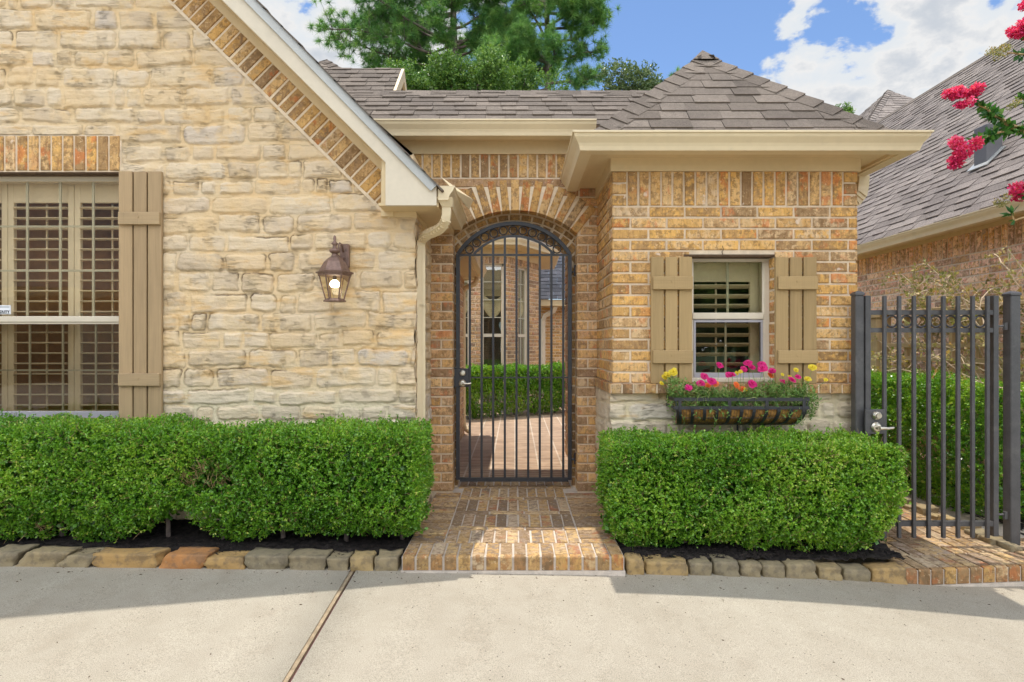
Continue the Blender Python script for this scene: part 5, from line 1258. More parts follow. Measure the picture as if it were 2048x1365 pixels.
# ================================================================== COURTYARD
def court_mat():
    t=NT('courtyard_pavers'); tc=t.n('ShaderNodeTexCoord').outputs['Object']; sp=t.n('ShaderNodeSeparateXYZ',Vector=tc)
    v=t.n('ShaderNodeCombineXYZ',X=sp.outputs[1],Y=sp.outputs[0],Z=0.0).outputs[0]
    b=t.n('ShaderNodeTexBrick',Vector=v,Color1=(.32,.20,.12,1),Color2=(.42,.28,.18,1),Mortar=(.55,.45,.34,1),Scale=1.0)
    b.inputs['Mortar Size'].default_value=.008; b.inputs['Brick Width'].default_value=.0762; b.inputs['Row Height'].default_value=.23; b.offset=.3
    c=t.mix(1.0,b.outputs[0],t.ramp(t.noise(tc,6,5,.6),[(.3,(.75,.73,.72)),(.7,(1.2,1.18,1.15))]),'MULTIPLY')
    t.bs(Base_Color=c,Roughness=.9); return t.m
grid('courtyard_paving',np.linspace(-6,6,3),np.linspace(5.08,16,3),lambda a,b:a*0+FLOOR-.002,court_mat(),'structure','warm brick paving of the courtyard')
cw=thing('courtyard_building','pinkish brick building with tall windows seen through the arched gate','building',(0,11.2,FLOOR))
A=V(PX(900,11),11.0,0); B=V(PX(1015,11),11.0,0); Cq=V(PX(1079,12.1),12.1,0)
U1=(B-A).normalized(); N1=V(U1.y,-U1.x,0); U2=(Cq-B).normalized(); N2=V(U2.y,-U2.x,0); L1=(B-A).length; L2=(Cq-B).length
zt,zw=Z(1.86),Z(1.57)
def along(O,U,u,y=None):  # distance along facet where sight line u crosses it
    k=(u-CU)/F; return (k*O.y-O.x)/(U.x-k*U.y)
w1=(along(A,U1,961.5),along(A,U1,1010)); w2=(along(B,U2,1036),along(B,U2,1057)); w0=(along(A,U1,905),along(A,U1,941))
def facet(O,U,N,L,wins,ph):
    core=MB(); us=[0]+[q for w in wins for q in w]+[L]
    for i in range(0,len(us),2): core.prism([O+U*us[i]+Z3*0,O+U*us[i+1],O+U*us[i+1]+Z3*zt,O+U*us[i]+Z3*zt],-N*.15)
    for a,b in wins: core.prism([O+U*a+Z3*zw,O+U*b+Z3*zw,O+U*b+Z3*zt,O+U*a+Z3*zt],-N*.15)
    core.build('wall_core',M['mortar'],cw)
    mb=MB(); courses(mb,O,U,Z3,N,0,L,.4,zw,holes=[(a,b,0,9) for a,b in wins],ph=ph); soldiers(mb,O,U,Z3,N,0,L,zw,zw+.235); courses(mb,O,U,Z3,N,0,L,zw+.235,zt)
    mb.build('wall',M['pink_brick'],cw)
    for a,b in wins:
        s=MB(); f=lambda u,z,d:O+U*u+Z3*z-N*d
        for p,q in ((a,a+.05),(b-.06,b)): s.prism([f(p,.5,.05),f(q,.5,.05),f(q,zw,.05),f(p,zw,.05)],-N*.05)
        s.prism([f(a,zw-.05,.05),f(b,zw-.05,.05),f(b,zw,.05),f(a,zw,.05)],-N*.05)
        zm=PZ(671,11); s.prism([f(a+.05,zm-.03,.045),f(b-.06,zm-.03,.045),f(b-.06,zm+.03,.045),f(a+.05,zm+.03,.045)],-N*.05)
        wn_=s.build('window',M['frame'],cw)
        s=MB()
        for k in range(1,4):
            zq=zm+(zw-zm)*k/4; s.prism([f(a+.05,zq-.008,.06),f(b-.06,zq-.008,.06),f(b-.06,zq+.008,.06),f(a+.05,zq+.008,.06)],-N*.01)
        um=(a+b)/2; s.prism([f(um-.008,.55,.06),f(um+.008,.55,.06),f(um+.008,zw-.05,.06),f(um-.008,zw-.05,.06)],-N*.01)
        s.build('grille',M['grid'],wn_)
        s=MB(); s.prism([f(a+.05,.5,.075),f(b-.06,.5,.075),f(b-.06,zw-.05,.075),f(a+.05,zw-.05,.075)],-N*.004); s.build('pane',M['dark_glass'],wn_)
        s=MB(); zc=zw-.62
        for q in range(26):
            zq=zw-.06-q*.022; s.prism([f(a+.05,zq-.008,.13),f(b-.06,zq-.008,.13),f(b-.06,zq+.009,.12),f(a+.05,zq+.009,.12)],-N*.002)
        for q in range(9):   # swag of the blind cloth
            pts=[]
            for r in range(9): t=r/8; pts.append(f(a+.05+(b-a-.11)*t,zw-.62-.03*q*.9-(.10+.012*q)*math.sin(math.pi*t),.13-.004*q))
            s.tube(pts,.018,5)
        s.build('shade',M['blind'],wn_)
        s=MB(); s.prism([f(a-.2,.3,.9),f(b+.2,.3,.9),f(b+.2,zt,.9),f(a-.2,zt,.9)],-N*.02); s.build('room_lining',M['room_grey'],wn_)
facet(A,U1,N1,L1,[w0,w1],0); facet(B,U2,N2,L2,[w2],1)
pth=[(A.x-1,A.y),(A.x,A.y),(B.x,B.y),(Cq.x,Cq.y),(Cq.x+.05,Cq.y+2)]
mb=MB(); mb.sweep(pth,[(0,zt-.16),(.03,zt-.16),(.03,zt),(0,zt)]); mb.build('frieze',M['trim'],cw)
mb=MB(); mb.sweep(pth,[(-.1,zt+.001),(.32,zt+.001),(.32,zt+.02),(-.1,zt+.02)]); mb.build('soffit',M['trim'],cw)
mb=MB(); mb.sweep(pth,gutter_prof(zt+.12,.321)); mb.build('gutter',M['gutter'],cw)
mb=MB(); mb.prism([V(A.x-2,10.6,zt+.1),V(B.x+.1,10.6,zt+.1),V(Cq.x+.3,12.0,zt+.1),V(Cq.x+.3,15,zt+1.6),V(A.x-2,15,zt+1.6)],(0,0,.03)); mb.build('roof',M['shingle'],cw)
# gold brick wing further back
gb=thing('garden_building','gold brick wing with roof coloured in dark blue shade and white downspout, far behind the arched gate','building',(1.6,15,FLOOR))
mb=MB(); mb.box(.45,5,15,15.2,0,Z(1.0)); mb.build('wall_core',M['mortar'],gb)
mb=MB(); courses(mb,V(0,15,0),X3,Z3,FN,.45,3.2,.1,Z(.98)); mb.build('wall',M['gold_brick'],gb)
mb=MB(); mb.box(.4,5,14.6,14.64,Z(1.0),Z(1.16)); mb.box(.4,5,14.64,15.2,Z(1.0),Z(1.02)); mb.build('fascia',M['trim'],gb)
mb=MB(); shingles(mb,V(.2,14.55,Z(1.17)),X3,V(0,1,.95).normalized(),[(0,0),(4.5,0),(4.5,3.6),(0,3.6)],course=.15); mb.build('roof',M['shingle_shaded'],gb)
mb=MB(); xq=PX(1086,14.9); mb.sqtube([(PX(1112,14.7),14.7,Z(1.02)),(PX(1112,14.7),14.72,PZ(612,14.8)),(PX(1108,14.8),14.8,PZ(622,14.8)),(PX(1090,14.9),14.9,PZ(632,14.9)),(xq,14.92,PZ(642,14.9)),(xq,14.92,.1)],.05,.04); mb.build('downspout',M['pale_trim'],gb)
# courtyard downspout at the end of the gable wing
yq=7.5; xq=PX(926.5,yq)
mb=MB(); pts=[(PX(954,yq),yq-.02,PZ(545,yq)),(PX(954,yq),yq-.02,PZ(560,yq)),(PX(950,yq),yq-.02,PZ(568,yq)),(PX(940,yq),yq-.02,PZ(573,yq)),(PX(931,yq),yq-.02,PZ(577,yq)),(xq,yq-.02,PZ(585,yq)),(xq,yq-.02,PZ(835,yq)),(xq+.01,yq-.02,PZ(850,yq)),(xq+.04,yq-.03,PZ(858,yq)),(xq+.09,yq-.04,PZ(863,yq))]
mb.tube(pts,.034,10); mb.build('courtyard_downspout',M['trim'],house)
# inner wall of the brick wing towards the courtyard
mb=MB(); courses(mb,V(.56,0,0),Y3,Z3,V(-1,0,0),4.90,6.3,FLOOR,Z(1.2)); mb.build('courtyard_return',M['pink_brick'],house)
mb=MB(); mb.box(.563,.6,4.9,6.32,0,Z(1.2)); mb.build('courtyard_return_core',M['mortar'],house)
# ================================================================== NEIGHBOUR
nb_=thing('neighbour_house','neighbouring pink-brown brick house with a big grey-brown shingled roof','house',(6.5,8,-.3))
XN=4.72
mb=MB(); mb.box(XN,XN+.15,3.6,14.5,-.5,Z(1.25)); mb.build('wall_core',M['pale_mortar'],nb_)
mb=MB(); WN=V(-1,0,0); courses(mb,V(XN,0,0),-Y3,Z3,WN,-13.5,-4.0,Z(-1.2),Z(.94)); soldiers(mb,V(XN,0,0),-Y3,Z3,WN,-13.5,-4.0,Z(.94),Z(1.175)); mb.build('wall',M['neighbour_brick'],nb_)
pn=[(XN,14.2),(XN,3.2)]
mb=MB(); mb.sweep(pn,[(0,Z(1.16)),(.03,Z(1.16)),(.03,Z(1.20)),(0,Z(1.20))]); mb.sweep(pn,[(0,Z(1.175+.026)),(.30,Z(1.175+.026)),(.30,Z(1.22)),(0,Z(1.22))]); mb.build('soffit',M['trim'],nb_)
mb=MB(); mb.sweep(pn,[(.28,Z(1.17)),(.30,Z(1.17)),(.30,Z(1.20)),(.28,Z(1.20))]); mb.build('eave_fascia',M['trim'],nb_)
mb=MB(); mb.sweep(pn,gutter_prof(Z(1.25),.301,.9)); mb.build('gutter',M['gutter'],nb_)
mb=MB(); S=V(1,0,1).normalized(); shingles(mb,V(4.32,14.5,Z(1.25)),-Y3,S,[(0,0),(13,0),(13,5.13),(0,5.13)],course=.135,tab=(.16,.36),th=(.006,.016)); mb.build('roof',M['shingle_far'],nb_)
xr_=4.32+5.13*.7071; zr_=Z(1.25)+5.13*.7071
mb=MB(); mb.prism([(xr_-.10,2,zr_-.08),(xr_+.02,2,zr_+.035),(xr_+.12,2,zr_-.07)],(0,12.5,0)); mb.build('ridge_cap',M['shingle'],nb_)
mb=MB(); mb.prism([(4.33,2,Z(1.235)),(xr_,2,zr_-.02),(2*xr_-4.3,2,Z(1.235))],(0,12.5,0)); mb.build('roof_deck',M['rust'],nb_)
mb=MB(); ap=V(*P(1776,182,14.6)); h=1.35
for A_,B_ in (((-h,-h),(h,-h)),((-h,h),(-h,-h)),((h,-h),(h,h)),((h,h),(-h,h))): plane(mb,(ap.x+A_[0],ap.y+A_[1],ap.z-1.35),(ap.x+B_[0],ap.y+B_[1],ap.z-1.35),ap,course=.14)
hip_caps(mb,(ap.x-h,ap.y-h,ap.z-1.35),ap,V(0,-1,-1),V(-1,0,-1),w=.11,lift=.03); hip_caps(mb,(ap.x+h,ap.y-h,ap.z-1.35),ap,V(0,-1,-1),V(1,0,-1),w=.11)
mb.build('rear_hip_roof',M['shingle_far'],nb_)
vx,vy,vz=5.03,6.05,Z(1.98)
mb=MB(); mb.bbox(vx-.085,vx+.085,vy-.085,vy+.085,vz-.2,vz+.34,.006); vp=mb.build('roof_vent',M['lead'],nb_)
mb=MB(); sN=V(-1,0,1).normalized(); c=V(vx,vy,vz-.02+.03); e=V(1,0,1).normalized(); mb.prism([c-e*.17-Y3*.13,c+e*.11-Y3*.13,c+e*.11+Y3*.13,c-e*.17+Y3*.13],sN*.012); mb.build('flashing',M['drip'],vp)
# ================================================================== TRELLIS AND ROSE
tr=thing('trellis_fence','weathered wooden trellis with open rails, between the tall hedge and the neighbouring house','fence',(4.12,6,0))
XT=4.12
mb=MB(); mb.bbox(XT-.06,XT+.05,3.9,6.35,Z(.325),Z(.36),.004); mb.build('cap_rail',M['fence_wood'],tr)
for z in (-.005,-.14,-.28,-.62): mb=MB(); mb.bbox(XT-.02,XT+.0,3.9,6.3,Z(z)-.022,Z(z)+.022,.003); mb.build('rail',M['fence_wood'],tr)
for i in range(9): y=4.15+i*.31-.01*(i%2); mb=MB(); mb.bbox(XT+.002,XT+.04,y-.02,y+.02,-.05,Z(.30)-(.33 if i%1 else .0),.003); mb.build('stake',M['fence_wood'],tr)
mb=MB(); mb.bbox(XT-.08,XT+.06,6.36,6.5,-.1,Z(.30),.005); mb.bbox(XT-.10,XT+.08,6.34,6.52,Z(.301),Z(.34),.004); mb.build('end_post',M['fence_wood'],tr)
ro=thing('climbing_rose','sparse climbing rose with bare tan canes and yellow-green new leaves on the wooden trellis','shrub',(4.2,5.2,0))
rng=np.random.default_rng(9); mb=MB(); LP=[];LD=[]
for k in range(60):
    y=rng.uniform(4.2,6.3); p=V(XT+rng.uniform(.0,.2),y,.2); d=V(rng.uniform(-.25,.25),rng.uniform(-.5,.5),1).normalized(); path=[p]; ln=int(rng.uniform(7,15))
    hgt=1.0+.9*math.exp(-((y-4.9)/.55)**2)+.3*rng.random()
    for s in range(ln):
        d=(d+V(*(rng.normal(size=3)*.26))-V(max(0,path[-1].x-XT-.3)*1.5,0,0)).normalized(); q=path[-1]+d*.15
        if q.z>hgt+.25: d.z*=-.3; q=path[-1]+d*.12
        path.append(q)
        if q.z>.9:
            for _ in range(2): LP.append(tuple(q+V(*(rng.normal(size=3)*.03)))); LD.append(tuple(rng.normal(size=3)+np.array([0,0,.3])))
        if rng.random()<.4 and q.z>.7:
            e=q+V(*(unit(rng.normal(size=(1,3)))[0]*rng.uniform(.1,.3))); mb.tube([q,q.lerp(e,.5)+V(0,0,.02),e],[.004,.003,.0015],5); LP.append(tuple(e));LD.append((0,0,1))
    mb.tube(path,[.0095-.006*i/len(path) for i in range(len(path))],5)
for k in range(34):
    p=V(XT+rng.uniform(.02,.15),rng.uniform(4.45,6.0),rng.uniform(1.2,1.6)); d=V(rng.uniform(-.2,.1),rng.uniform(-.6,.6),1).normalized(); path=[p]
    for s in range(int(rng.uniform(5,9))):
        d=(d+V(*(rng.normal(size=3)*.2))+V(0,0,-.06*s)).normalized(); path.append(path[-1]+d*.1)
        for _ in range(2): LP.append(tuple(path[-1]+V(*(rng.normal(size=3)*.02)))); LD.append(tuple(rng.normal(size=3)+np.array([0,0,.4])))
        if rng.random()<.5: e=path[-1]+V(*(unit(rng.normal(size=(1,3)))[0]*rng.uniform(.06,.16))); mb.tube([path[-1],e],[.004,.002],5); LP.append(tuple(e)); LD.append((0,0,1))
    mb.tube(path,[.0075-.004*i/len(path) for i in range(len(path))],5)
mb.build('canes',M['cane'],ro)
i=rng.random(len(LP))<.75; LPa=np.array(LP)[i]; v,f,fc=sprigs(LPa,np.array(LD)[i],rng,5,.06,(.035,.022)); np_mesh('leaves',v,f,M['rose'],ro,fc=fc)
# ================================================================== CRAPE MYRTLE (trunk stands beside the side path, out of the frame)
cm=thing('crape_myrtle','crape myrtle branches with hot pink flower clusters reaching in over the side gate','tree',(3.75,2.75,drive_z(3.75)))
yc=3.0; rng=np.random.default_rng(21); mb=MB(); base=V(3.75,2.75,drive_z(3.75)-.05)
fork=V(3.6,2.85,1.5); tube_tree(mb,[base,V(3.72,2.78,.8),fork],.045,.035)
LPp=[];LDd=[]
def branch(pts,r0,r1,nl,leafy=(.0,1.0)):
    pts=[V(*p) for p in pts]; full=[]
    for a,b in zip(pts[:-1],pts[1:]):
        for t in (0,.25,.5,.75): full.append(a.lerp(b,t)+V(*(rng.normal(size=3)*.004)))
    full.append(pts[-1]); tube_tree(mb,full,r0,r1,6)
    for _ in range(nl):
        t=rng.uniform(*leafy)*(len(full)-1); i=min(int(t),len(full)-2); q=full[i].lerp(full[i+1],t-i); LPp.append(tuple(q)); d=(full[i+1]-full[i]).normalized(); LDd.append(tuple(np.array(d)*.5+rng.normal(size=3)*.7+np.array([0,0,-.1])))
branch([fork,(3.2,2.95,1.95),P(2110,290,yc),P(2040,262,yc),P(1990,232,yc),P(1952,203,yc)],.024,.0045,170,(.4,.97))
branch([P(2110,290,yc),P(2060,252,yc),P(2010,262,yc),P(1975,275,yc),P(1936,290,yc)],.010,.004,140,(.1,.92))
branch([fork,(3.3,2.9,2.2),P(2120,160,yc),P(2060,110,yc),P(2015,106,yc)],.02,.003,44,(.5,.9))
branch([P(2120,160,yc),P(2075,90,yc),P(2040,62,yc)],.008,.004,8,(.3,.9))
branch([fork,P(2130,420,yc-.1),P(2075,400,yc-.1),P(2040,385,yc-.1)],.016,.004,46,(.4,.95))
branch([P(2130,420,yc-.1),P(2070,430,yc-.1),P(2030,440,yc-.1),P(2022,425,yc-.1)],.008,.003,14,(.4,.95))
branch([P(2110,290,yc),P(2075,215,yc+.1),P(2040,195,yc+.1)],.008,.003,70,(.2,1))
branch([fork,(3.9,2.9,2.4),(3.8,3.0,3.0)],.03,.008,60,(.5,1)); branch([fork,(3.4,2.6,2.3),(3.5,2.4,2.9)],.025,.008,60,(.5,1))
mb.build('branches',M['twig'],cm)
v,f=leaves_np(np.array(LPp),np.array(LDd),rng.uniform(.032,.060,len(LPp)),rng.uniform(.018,.032,len(LPp)),.18,rng); np_mesh('leaves',v,f,M['myrtle'],cm,fc=np.stack([rng.random(len(f))]*3+[np.ones(len(f))],-1))
def panicle(c,r,n,mat,seed,sz=.017,name='flower_cluster',sub=7):
    g=np.random.default_rng(seed); c=np.array(c); blobs=c+g.normal(size=(sub,3))*np.array(r)*.42
    i=g.integers(0,sub,n); d=unit(g.normal(size=(n,3))); p=blobs[i]+d*np.array(r)*.42*g.random((n,1))**.4
    v,f=leaves_np(p,unit(d+g.normal(size=(n,3))*.7),sz*g.uniform(.6,1.2,n),sz*.9*g.uniform(.6,1.2,n),.35,g)
    t=np.clip(.15+.5*(p[:,2]-c[2])/r[2]*.5+.6*g.random(n),0,1)
    return np_mesh(name,v,f,mat,cm,fc=np.stack([t,t,t,np.ones(n)],-1))
panicle(P(1915,187,yc),(.055,.06,.048),700,M['magenta'],1); panicle(P(1950,183,yc),(.05,.05,.04),500,M['magenta'],2); panicle(P(1925,208,yc),(.03,.03,.03),220,M['magenta'],3)
panicle(P(1915,306,yc),(.062,.06,.072),1100,M['magenta'],4); panicle(P(2045,58,yc),(.055,.055,.055),800,M['magenta'],5); panicle(P(2040,378,yc-.1),(.05,.05,.035),420,M['magenta'],6); panicle(P(2053,8,yc),(.04,.04,.03),200,M['magenta'],7)
panicle(P(1998,104,yc),(.075,.05,.04),380,M['rose'],8,.009,'seed_cluster',9); panicle(P(2008,402,yc-.1),(.05,.04,.03),200,M['rose'],9,.009,'seed_cluster'); panicle(P(2032,205,yc),(.05,.05,.03),160,M['rose'],10,.009,'seed_cluster')
# ================================================================== TREES BEYOND THE ROOFS
def pine(label,u,y,limbs,seed,r=.17,lean=0,top=21,dens=1.0,sub=5):
    g=np.random.default_rng(seed); x=PX(u,y); t=thing('pine_tree',label,'tree',(x,y,-.5),'tall pines behind the roofs')
    mb=MB(); H=top; tr_=[V(x+lean*(k/8)**1.5+.08*math.sin(k*1.7+seed),y+.08*math.cos(k*2.1),-.5+(H+.5)*k/8) for k in range(9)]; tube_tree(mb,tr_,r*1.4,r*.45,9)
    def at(z): k=max(0,min(7.999,(z+.5)/(H+.5)*8)); i=int(k); return tr_[i].lerp(tr_[i+1],k-i)
    mb.build('trunk',M['bark'],t); lb=MB(); TP=[];TA=[]
    for (z,ang,ln,dr) in limbs:
        p=at(z); d=V(math.cos(ang),math.sin(ang)*.8,dr).normalized(); path=[p]; n=7
        for s in range(n):
            d=(d+V(*(g.normal(size=3)*.14))+V(0,0,.03)).normalized(); path.append(path[-1]+d*ln/n)
            if s>=2:
                for b in range(int(sub*dens*1.7)):
                    e=V(*unit((np.array(d)*.6+g.normal(size=3)*.75)[None])[0]); L_=g.uniform(.25,.9)*ln/4.5+.15; q=path[-1]; m_=q+e*L_*.55+V(0,0,.03); w=q+e*L_+V(0,0,.10)
                    lb.tube([q,m_,w],[.018,.012,.006],4,caps=False)
                    for (pp,aa) in ((w,e),(m_,e)):
                        TP.append(tuple(pp)); TA.append(tuple(np.array(aa)+np.array([0,0,.5])))
                    TP.append(tuple(w+V(*(g.normal(size=3)*.15)))); TA.append((g.normal()*.5,g.normal()*.5,1))
        lb.tube(path,[.055*(1-k/8.5)+.01 for k in range(len(path))],6)
    lb.build('limbs',M['bark'],t)
    v,f,fc=tufts(np.array(TP),np.array(TA),g,54,.30,.017,.85); np_mesh('crown',v,f,M['pine'],t,fc=fc)
    return t
g=random.Random(4)
L1=[(11.8,3.3,3.6,.12),(12.2,2.5,3.4,.1),(12.6,3.25,5.6,.13),(13.4,2.9,5.0,.05),(13.8,3.5,5.2,.08),(14.4,3.05,5.3,.10),(15.2,3.3,5.0,.12),(15.9,2.8,4.8,.16),(16.6,3.25,4.9,.1),(17.4,3.1,4.5,.1),(18.4,3.0,4,.2),(12.4,-.2,2.8,.15),(13.4,.25,2.6,.2),(14.4,-.3,2.6,.1),(15.2,.2,2.6,.2),(16.2,0,2.8,.15),(17.2,.3,2.5,.1),(13,1.6,3,.2),(14.6,1.4,3,.2),(16,-1.6,3,.15),(17,-1.5,3,.2),(18,4.6,2.6,.3),(15,4.5,2.6,.1),(13.6,4.6,2.4,.1)]+[(g.uniform(11.8,17),g.uniform(2.2,3.9),g.uniform(2.2,4.2),g.uniform(0,.25)) for k in range(12)]+[(g.uniform(12,17.5),g.uniform(-.7,.8),g.uniform(1.8,3.0),g.uniform(0,.3)) for k in range(9)]
pine('tall loblolly pine with wide limbs reaching left over the gable roof',905,25,L1,31,.2,0.1,21,sub=5)
L2=[(11.6, 0.05, 1.76, 0.0), (12.3, -0.1, 2.0, -0.05), (13.2, 0.1, 2.08, 0.1), (13.9, -0.15, 2.4, 0.1), (14.6, 0.2, 2.4, 0.12), (15.3, -0.1, 2.32, 0.1), (16.0, 0.15, 2.24, 0.12), (16.9, 0, 1.92, 0.1), (12.0, 3.1, 2.28, 0.0), (12.9, 3.3, 2.47, 0.05), (13.8, 3.0, 2.56, 0.1), (14.8, 3.2, 2.56, 0.1), (15.7, 3.1, 2.47, 0.12), (16.6, 3.3, 2.38, 0.1), (12.6, 4.6, 2.09, 0.0), (13.6, 1.5, 2.28, 0.1), (14.8, 4.7, 2.28, 0.1), (15.9, 1.6, 2.09, 0.1), (17, 4.6, 2.09, 0.1), (17.8, 0.4, 1.76, 0.2), (18, 2.9, 2.09, 0.2)]+[(g.uniform(11.8,17.5),g.uniform(2.3,4.0),g.uniform(1.6,2.8),g.uniform(-.1,.3)) for k in range(13)]+[(g.uniform(12,17.5),g.uniform(-.8,.8),g.uniform(1.4,2.3),g.uniform(-.1,.3)) for k in range(9)]
pine('tall straight pine with a bare upper trunk, right of the wide-limbed one',1086,24,L2,32,.15,.35,22,sub=4)
pine('pine top peeking just over the left slope of the hip roof',1378,30,[(z,a,.8,.2) for z in (13.9,14.3,14.7,15.1) for a in (0,1.6,3.1,4.7)],33,.1,0,15.6,sub=3)
def broad(label,u,y,vtop,vbot,wpx,seed,mat,leaf=.085,n=2600,name='broadleaf_tree',blobs=9):
    g=np.random.default_rng(seed); x=PX(u,y); zt_,zb_=PZ(vtop,y),PZ(vbot,y); t=thing(name,label,'tree',(x,y,-.5),'leafy trees behind the roofs')
    hw_=wpx*y/F/2; mb=MB(); tube_tree(mb,[V(x,y,-.5),V(x+.1,y,zb_*.5),V(x,y,zt_-.6*(zt_-zb_))],.16,.06); cz=(zt_+zb_)/2
    C=[(x+g.uniform(-1,1)*hw_*.75,y+g.uniform(-1,1)*hw_*.5,cz+g.uniform(-.8,.35)*(zt_-zb_)*.5,g.uniform(.35,.62)*min(hw_,zt_-zb_)) for _ in range(blobs)]
    C[0]=(x,y,zt_-.4*(zt_-zb_),.42*(zt_-zb_))
    for c in C: tube_tree(mb,[V(x,y,zb_*.75),V((x+c[0])/2,(y+c[1])/2,(zb_+c[2])/2),V(*c[:3])],.05,.012,6)
    mb.build('trunk',M['bark'],t)
    P_=[];N_=[]
    for c in C:
        m=int(n/blobs); d=unit(g.normal(size=(m,3))); r=c[3]*(.45+.6*g.random((m,1))**.6)*(.75+.5*vn(d[:,0]*2.2+seed,d[:,2]*2.2+d[:,1],seed)[:,None]); P_.append(np.array(c[:3])+d*r); N_.append(d)
    v,f,fc=sprigs(np.concatenate(P_),np.concatenate(N_),g,7,leaf*2.4,(leaf,leaf*.55),up=.4); np_mesh('crown',v,f,mat,t,fc=fc)
broad('bright green broadleaf tree crown just behind the entry roof, below the pines',925,19,122,205,190,41,M['broad'],n=3000)
broad('dark green bushy tree crown behind the dormer, left under the wide-limbed pine',800,20,150,215,170,42,M['broad'],n=2200)
broad('dark green leafy tree crown behind the entry ridge, at the foot of the straight pine',1040,21,140,205,150,43,M['broad'],n=2200)
broad('dusty olive tree crown left of the hip roof, above the entry ridge',1265,18,136,215,150,44,M['oak'],n=2000)
broad('small green treetop in the notch between the hip roof and the neighbouring roof',1684,26,212,260,50,45,M['broad'],n=700,blobs=4)
# ================================================================== ACROSS THE DRIVE: what the window panes reflect
oh=thing('opposite_house','brown brick house across the driveway, showing only as a reflection in the tall window','house',(-14,-9.5,0))
mb=MB(); mb.box(-22,-4,-12,-9.5,-.5,2.9); mb.build('wall',M['brown_far'],oh)
mb=MB(); mb.box(-22.4,-3.6,-9.5,-9.0,2.75,2.95); mb.build('fascia',M['trim'],oh)
mb=MB(); mb.prism([(-22.5,-8.9,2.95),(-22.5,-13,9.6),(-22.5,-17,2.95)],(19,0,0)); mb.build('roof',M['lead'],oh)
mb=MB(); mb.box(-13.5,-11,-9.5,-9.44,-.2,2.3); mb.build('garage_door',M['frame'],oh)
g2=np.random.default_rng(8); st_=thing('street_tree','leafy tree across the driveway, showing only as a reflection in the small window','tree',(7.5,-11,-.5))
mb=MB(); tube_tree(mb,[V(7.5,-11,-.5),V(7.4,-11,2),V(7.6,-11,5)],.2,.08); mb.build('trunk',M['bark'],st_)
n=7000; d=unit(g2.normal(size=(n,3))); P_=np.array([7.4,-11,3.6])+d*np.array([4.2,2.2,3.1])*(.5+.5*g2.random((n,1)))*(.7+.6*vn(d[:,0]*3,d[:,2]*3+d[:,1],4)[:,None]); v,f,fc=sprigs(P_,d,g2,6,.3,(.22,.14)); np_mesh('crown',v,f,M['broad'],st_,fc=fc)
# ================================================================== SKY, SUN, CAMERA
SUN=V(-.062,.222,1).normalized()
w=bpy.data.worlds.new('World'); SC.world=w; w.use_nodes=True; nt=w.node_tree; N=nt.nodes; Lk=nt.links
for n_ in list(N): N.remove(n_)
def nn(ty,**kw):
    q=N.new(ty)
    for k,v in kw.items():
        if k.startswith('_'): setattr(q,k[1:],v)
        else:
            s=q.inputs[int(k[1:])] if k[0]=='i' and k[1:].isdigit() else q.inputs[k]
            if isinstance(v,bpy.types.NodeSocket): Lk.new(v,s)
            else: s.default_value=v
    return q
sky=nn('ShaderNodeTexSky',_sky_type='NISHITA',_sun_disc=False,_sun_elevation=math.asin(SUN.z),_sun_rotation=math.atan2(SUN.x,SUN.y),_air_density=1.0,_dust_density=.1,_ozone_density=4.0,_altitude=1200)
tc=nn('ShaderNodeTexCoord').outputs['Generated']
mp=nn('ShaderNodeMapping',Vector=tc,Scale=(1,1,1.6),Location=(3.1,1.7,.4)).outputs[0]
n1=nn('ShaderNodeTexNoise',Vector=mp,Scale=5.2,Detail=9.0,Roughness=.56,Distortion=.25).outputs['Fac']
n2=nn('ShaderNodeTexNoise',Vector=mp,Scale=2.1,Detail=3.0).outputs['Fac']
n3=nn('ShaderNodeTexNoise',Vector=mp,Scale=9.0,Detail=8.0,Roughness=.6).outputs['Fac']
def mth(op,a,b=0.0,cl=False): 
    q=nn('ShaderNodeMath',_operation=op,_use_clamp=cl,i0=a,i1=b); return q.outputs[0]
def direction(u,v): return V((u-CU)/F,1,(CV-v)/F).normalized()
bias=None
for (u,v,r,st) in [(1600,150,.16,.34),(1530,120,.09,.30),(1700,230,.16,.34),(1800,60,.12,.32),(1850,170,.16,.34),(1990,70,.16,.36),(1790,130,.12,.33),(2150,0,.25,.34),(620,60,.30,.50),(520,10,.25,.4),(740,110,.16,.34)]:
    d=direction(u,v); dp=nn('ShaderNodeVectorMath',_operation='DISTANCE',i0=tc,i1=tuple(d)).outputs['Value']
    m_=nn('ShaderNodeMapRange',_interpolation_type='SMOOTHERSTEP',i0=dp,i1=r,i2=r*.15,i3=0.0,i4=st).outputs[0]
    bias=m_ if bias is None else mth('MAXIMUM',bias,m_)
for (u,v,r,st) in [(1400,60,.17,-.30),(1270,60,.12,-.3),(1700,95,.08,-.26),(1960,18,.03,-.18)]:
    d=direction(u,v); dp=nn('ShaderNodeVectorMath',_operation='DISTANCE',i0=tc,i1=tuple(d)).outputs['Value']
    m_=nn('ShaderNodeMapRange',_interpolation_type='SMOOTHERSTEP',i0=dp,i1=r,i2=r*.3,i3=0.0,i4=st).outputs[0]
    bias=mth('ADD',bias,m_)
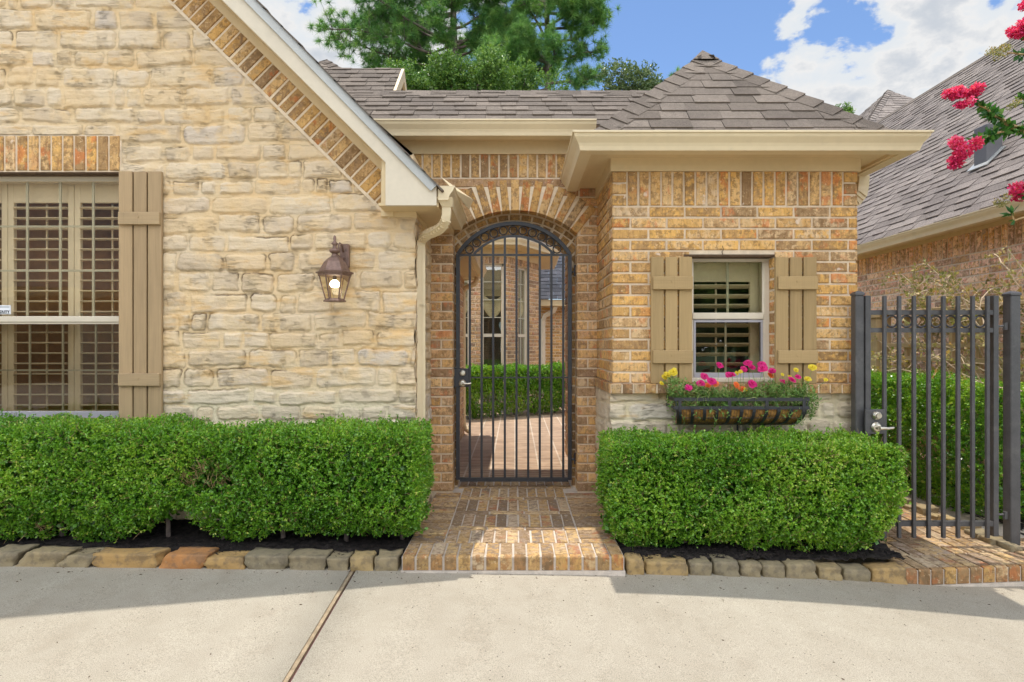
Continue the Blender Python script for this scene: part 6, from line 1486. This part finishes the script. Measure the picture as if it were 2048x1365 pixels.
# broken cumulus over the rest of the sky, thickened on the unseen street side as added fill
yy=nn('ShaderNodeSeparateXYZ',Vector=tc).outputs[1]
rest=nn('ShaderNodeMapRange',i0=yy,i1=.35,i2=-.4,i3=-.02,i4=.17).outputs[0]
tot=mth('ADD',mth('ADD',mth('ADD',mth('MULTIPLY',mth('SUBTRACT',n1,.5),1.9),mth('MULTIPLY',mth('SUBTRACT',n3,.5),.55)),bias),mth('ADD',rest,.48))
mask=nn('ShaderNodeMapRange',_interpolation_type='SMOOTHSTEP',i0=tot,i1=.60,i2=.70).outputs[0]
thick=nn('ShaderNodeMapRange',_interpolation_type='SMOOTHSTEP',i0=mth('ADD',tot,mth('MULTIPLY',mth('SUBTRACT',n3,.5),.5)),i1=.68,i2=1.06).outputs[0]
cr=nn('ShaderNodeValToRGB',Fac=thick); e=cr.color_ramp; e.elements[0].color=(.90,.95,1.0,1); e.elements[1].color=(.70,.75,.82,1)
e2=e.elements.new(.35); e2.color=(1.0,1.0,1.0,1)
CL=4.5
bf=nn('ShaderNodeMapRange',_interpolation_type='SMOOTHSTEP',i0=yy,i1=.25,i2=-.35,i3=CL,i4=CL*5.0).outputs[0]  # unseen clouds behind the camera brightened to add fill on the facade
cloud_fill=nn('ShaderNodeCombineXYZ',X=bf,Y=bf,Z=bf).outputs[0]
cl=nn('ShaderNodeMix',_data_type='RGBA',_blend_type='MULTIPLY',i0=1.0,i6=cr.outputs[0],i7=cloud_fill).outputs[2]
mix=nn('ShaderNodeMix',_data_type='RGBA',i0=mask,i6=sky.outputs[0],i7=cl).outputs[2]
bg=nn('ShaderNodeBackground',Color=mix,Strength=.10); o=nn('ShaderNodeOutputWorld'); Lk.new(bg.outputs[0],o.inputs['Surface'])
sl=bpy.data.lights.new('sun','SUN'); sl.energy=2.2; sl.angle=math.radians(.53); sl.color=(1,.95,.87); so=bpy.data.objects.new('sun',sl); COL.objects.link(so); so.rotation_euler=(-SUN).to_track_quat('-Z','Y').to_euler(); so.location=(0,3,12)
cd=bpy.data.cameras.new('camera'); cam=bpy.data.objects.new('camera',cd); COL.objects.link(cam); cam.location=(0,0,EYE); cam.rotation_euler=(math.pi/2,0,0)
cd.sensor_width=36; cd.lens=36*F/2048; cd.shift_x=-(CU-1024)/2048; cd.shift_y=(CV-682.5)/2048; cd.clip_end=2000; cd.clip_start=.02
SC.camera=cam
vs=SC.view_settings; vs.view_transform='Standard'; vs.look='None'; vs.exposure=.95; vs.gamma=1.0; vs.use_curve_mapping=False
SC.render.engine='CYCLES'
cy=SC.cycles; cy.max_bounces=8; cy.diffuse_bounces=5; cy.transparent_max_bounces=16; cy.use_denoising=True
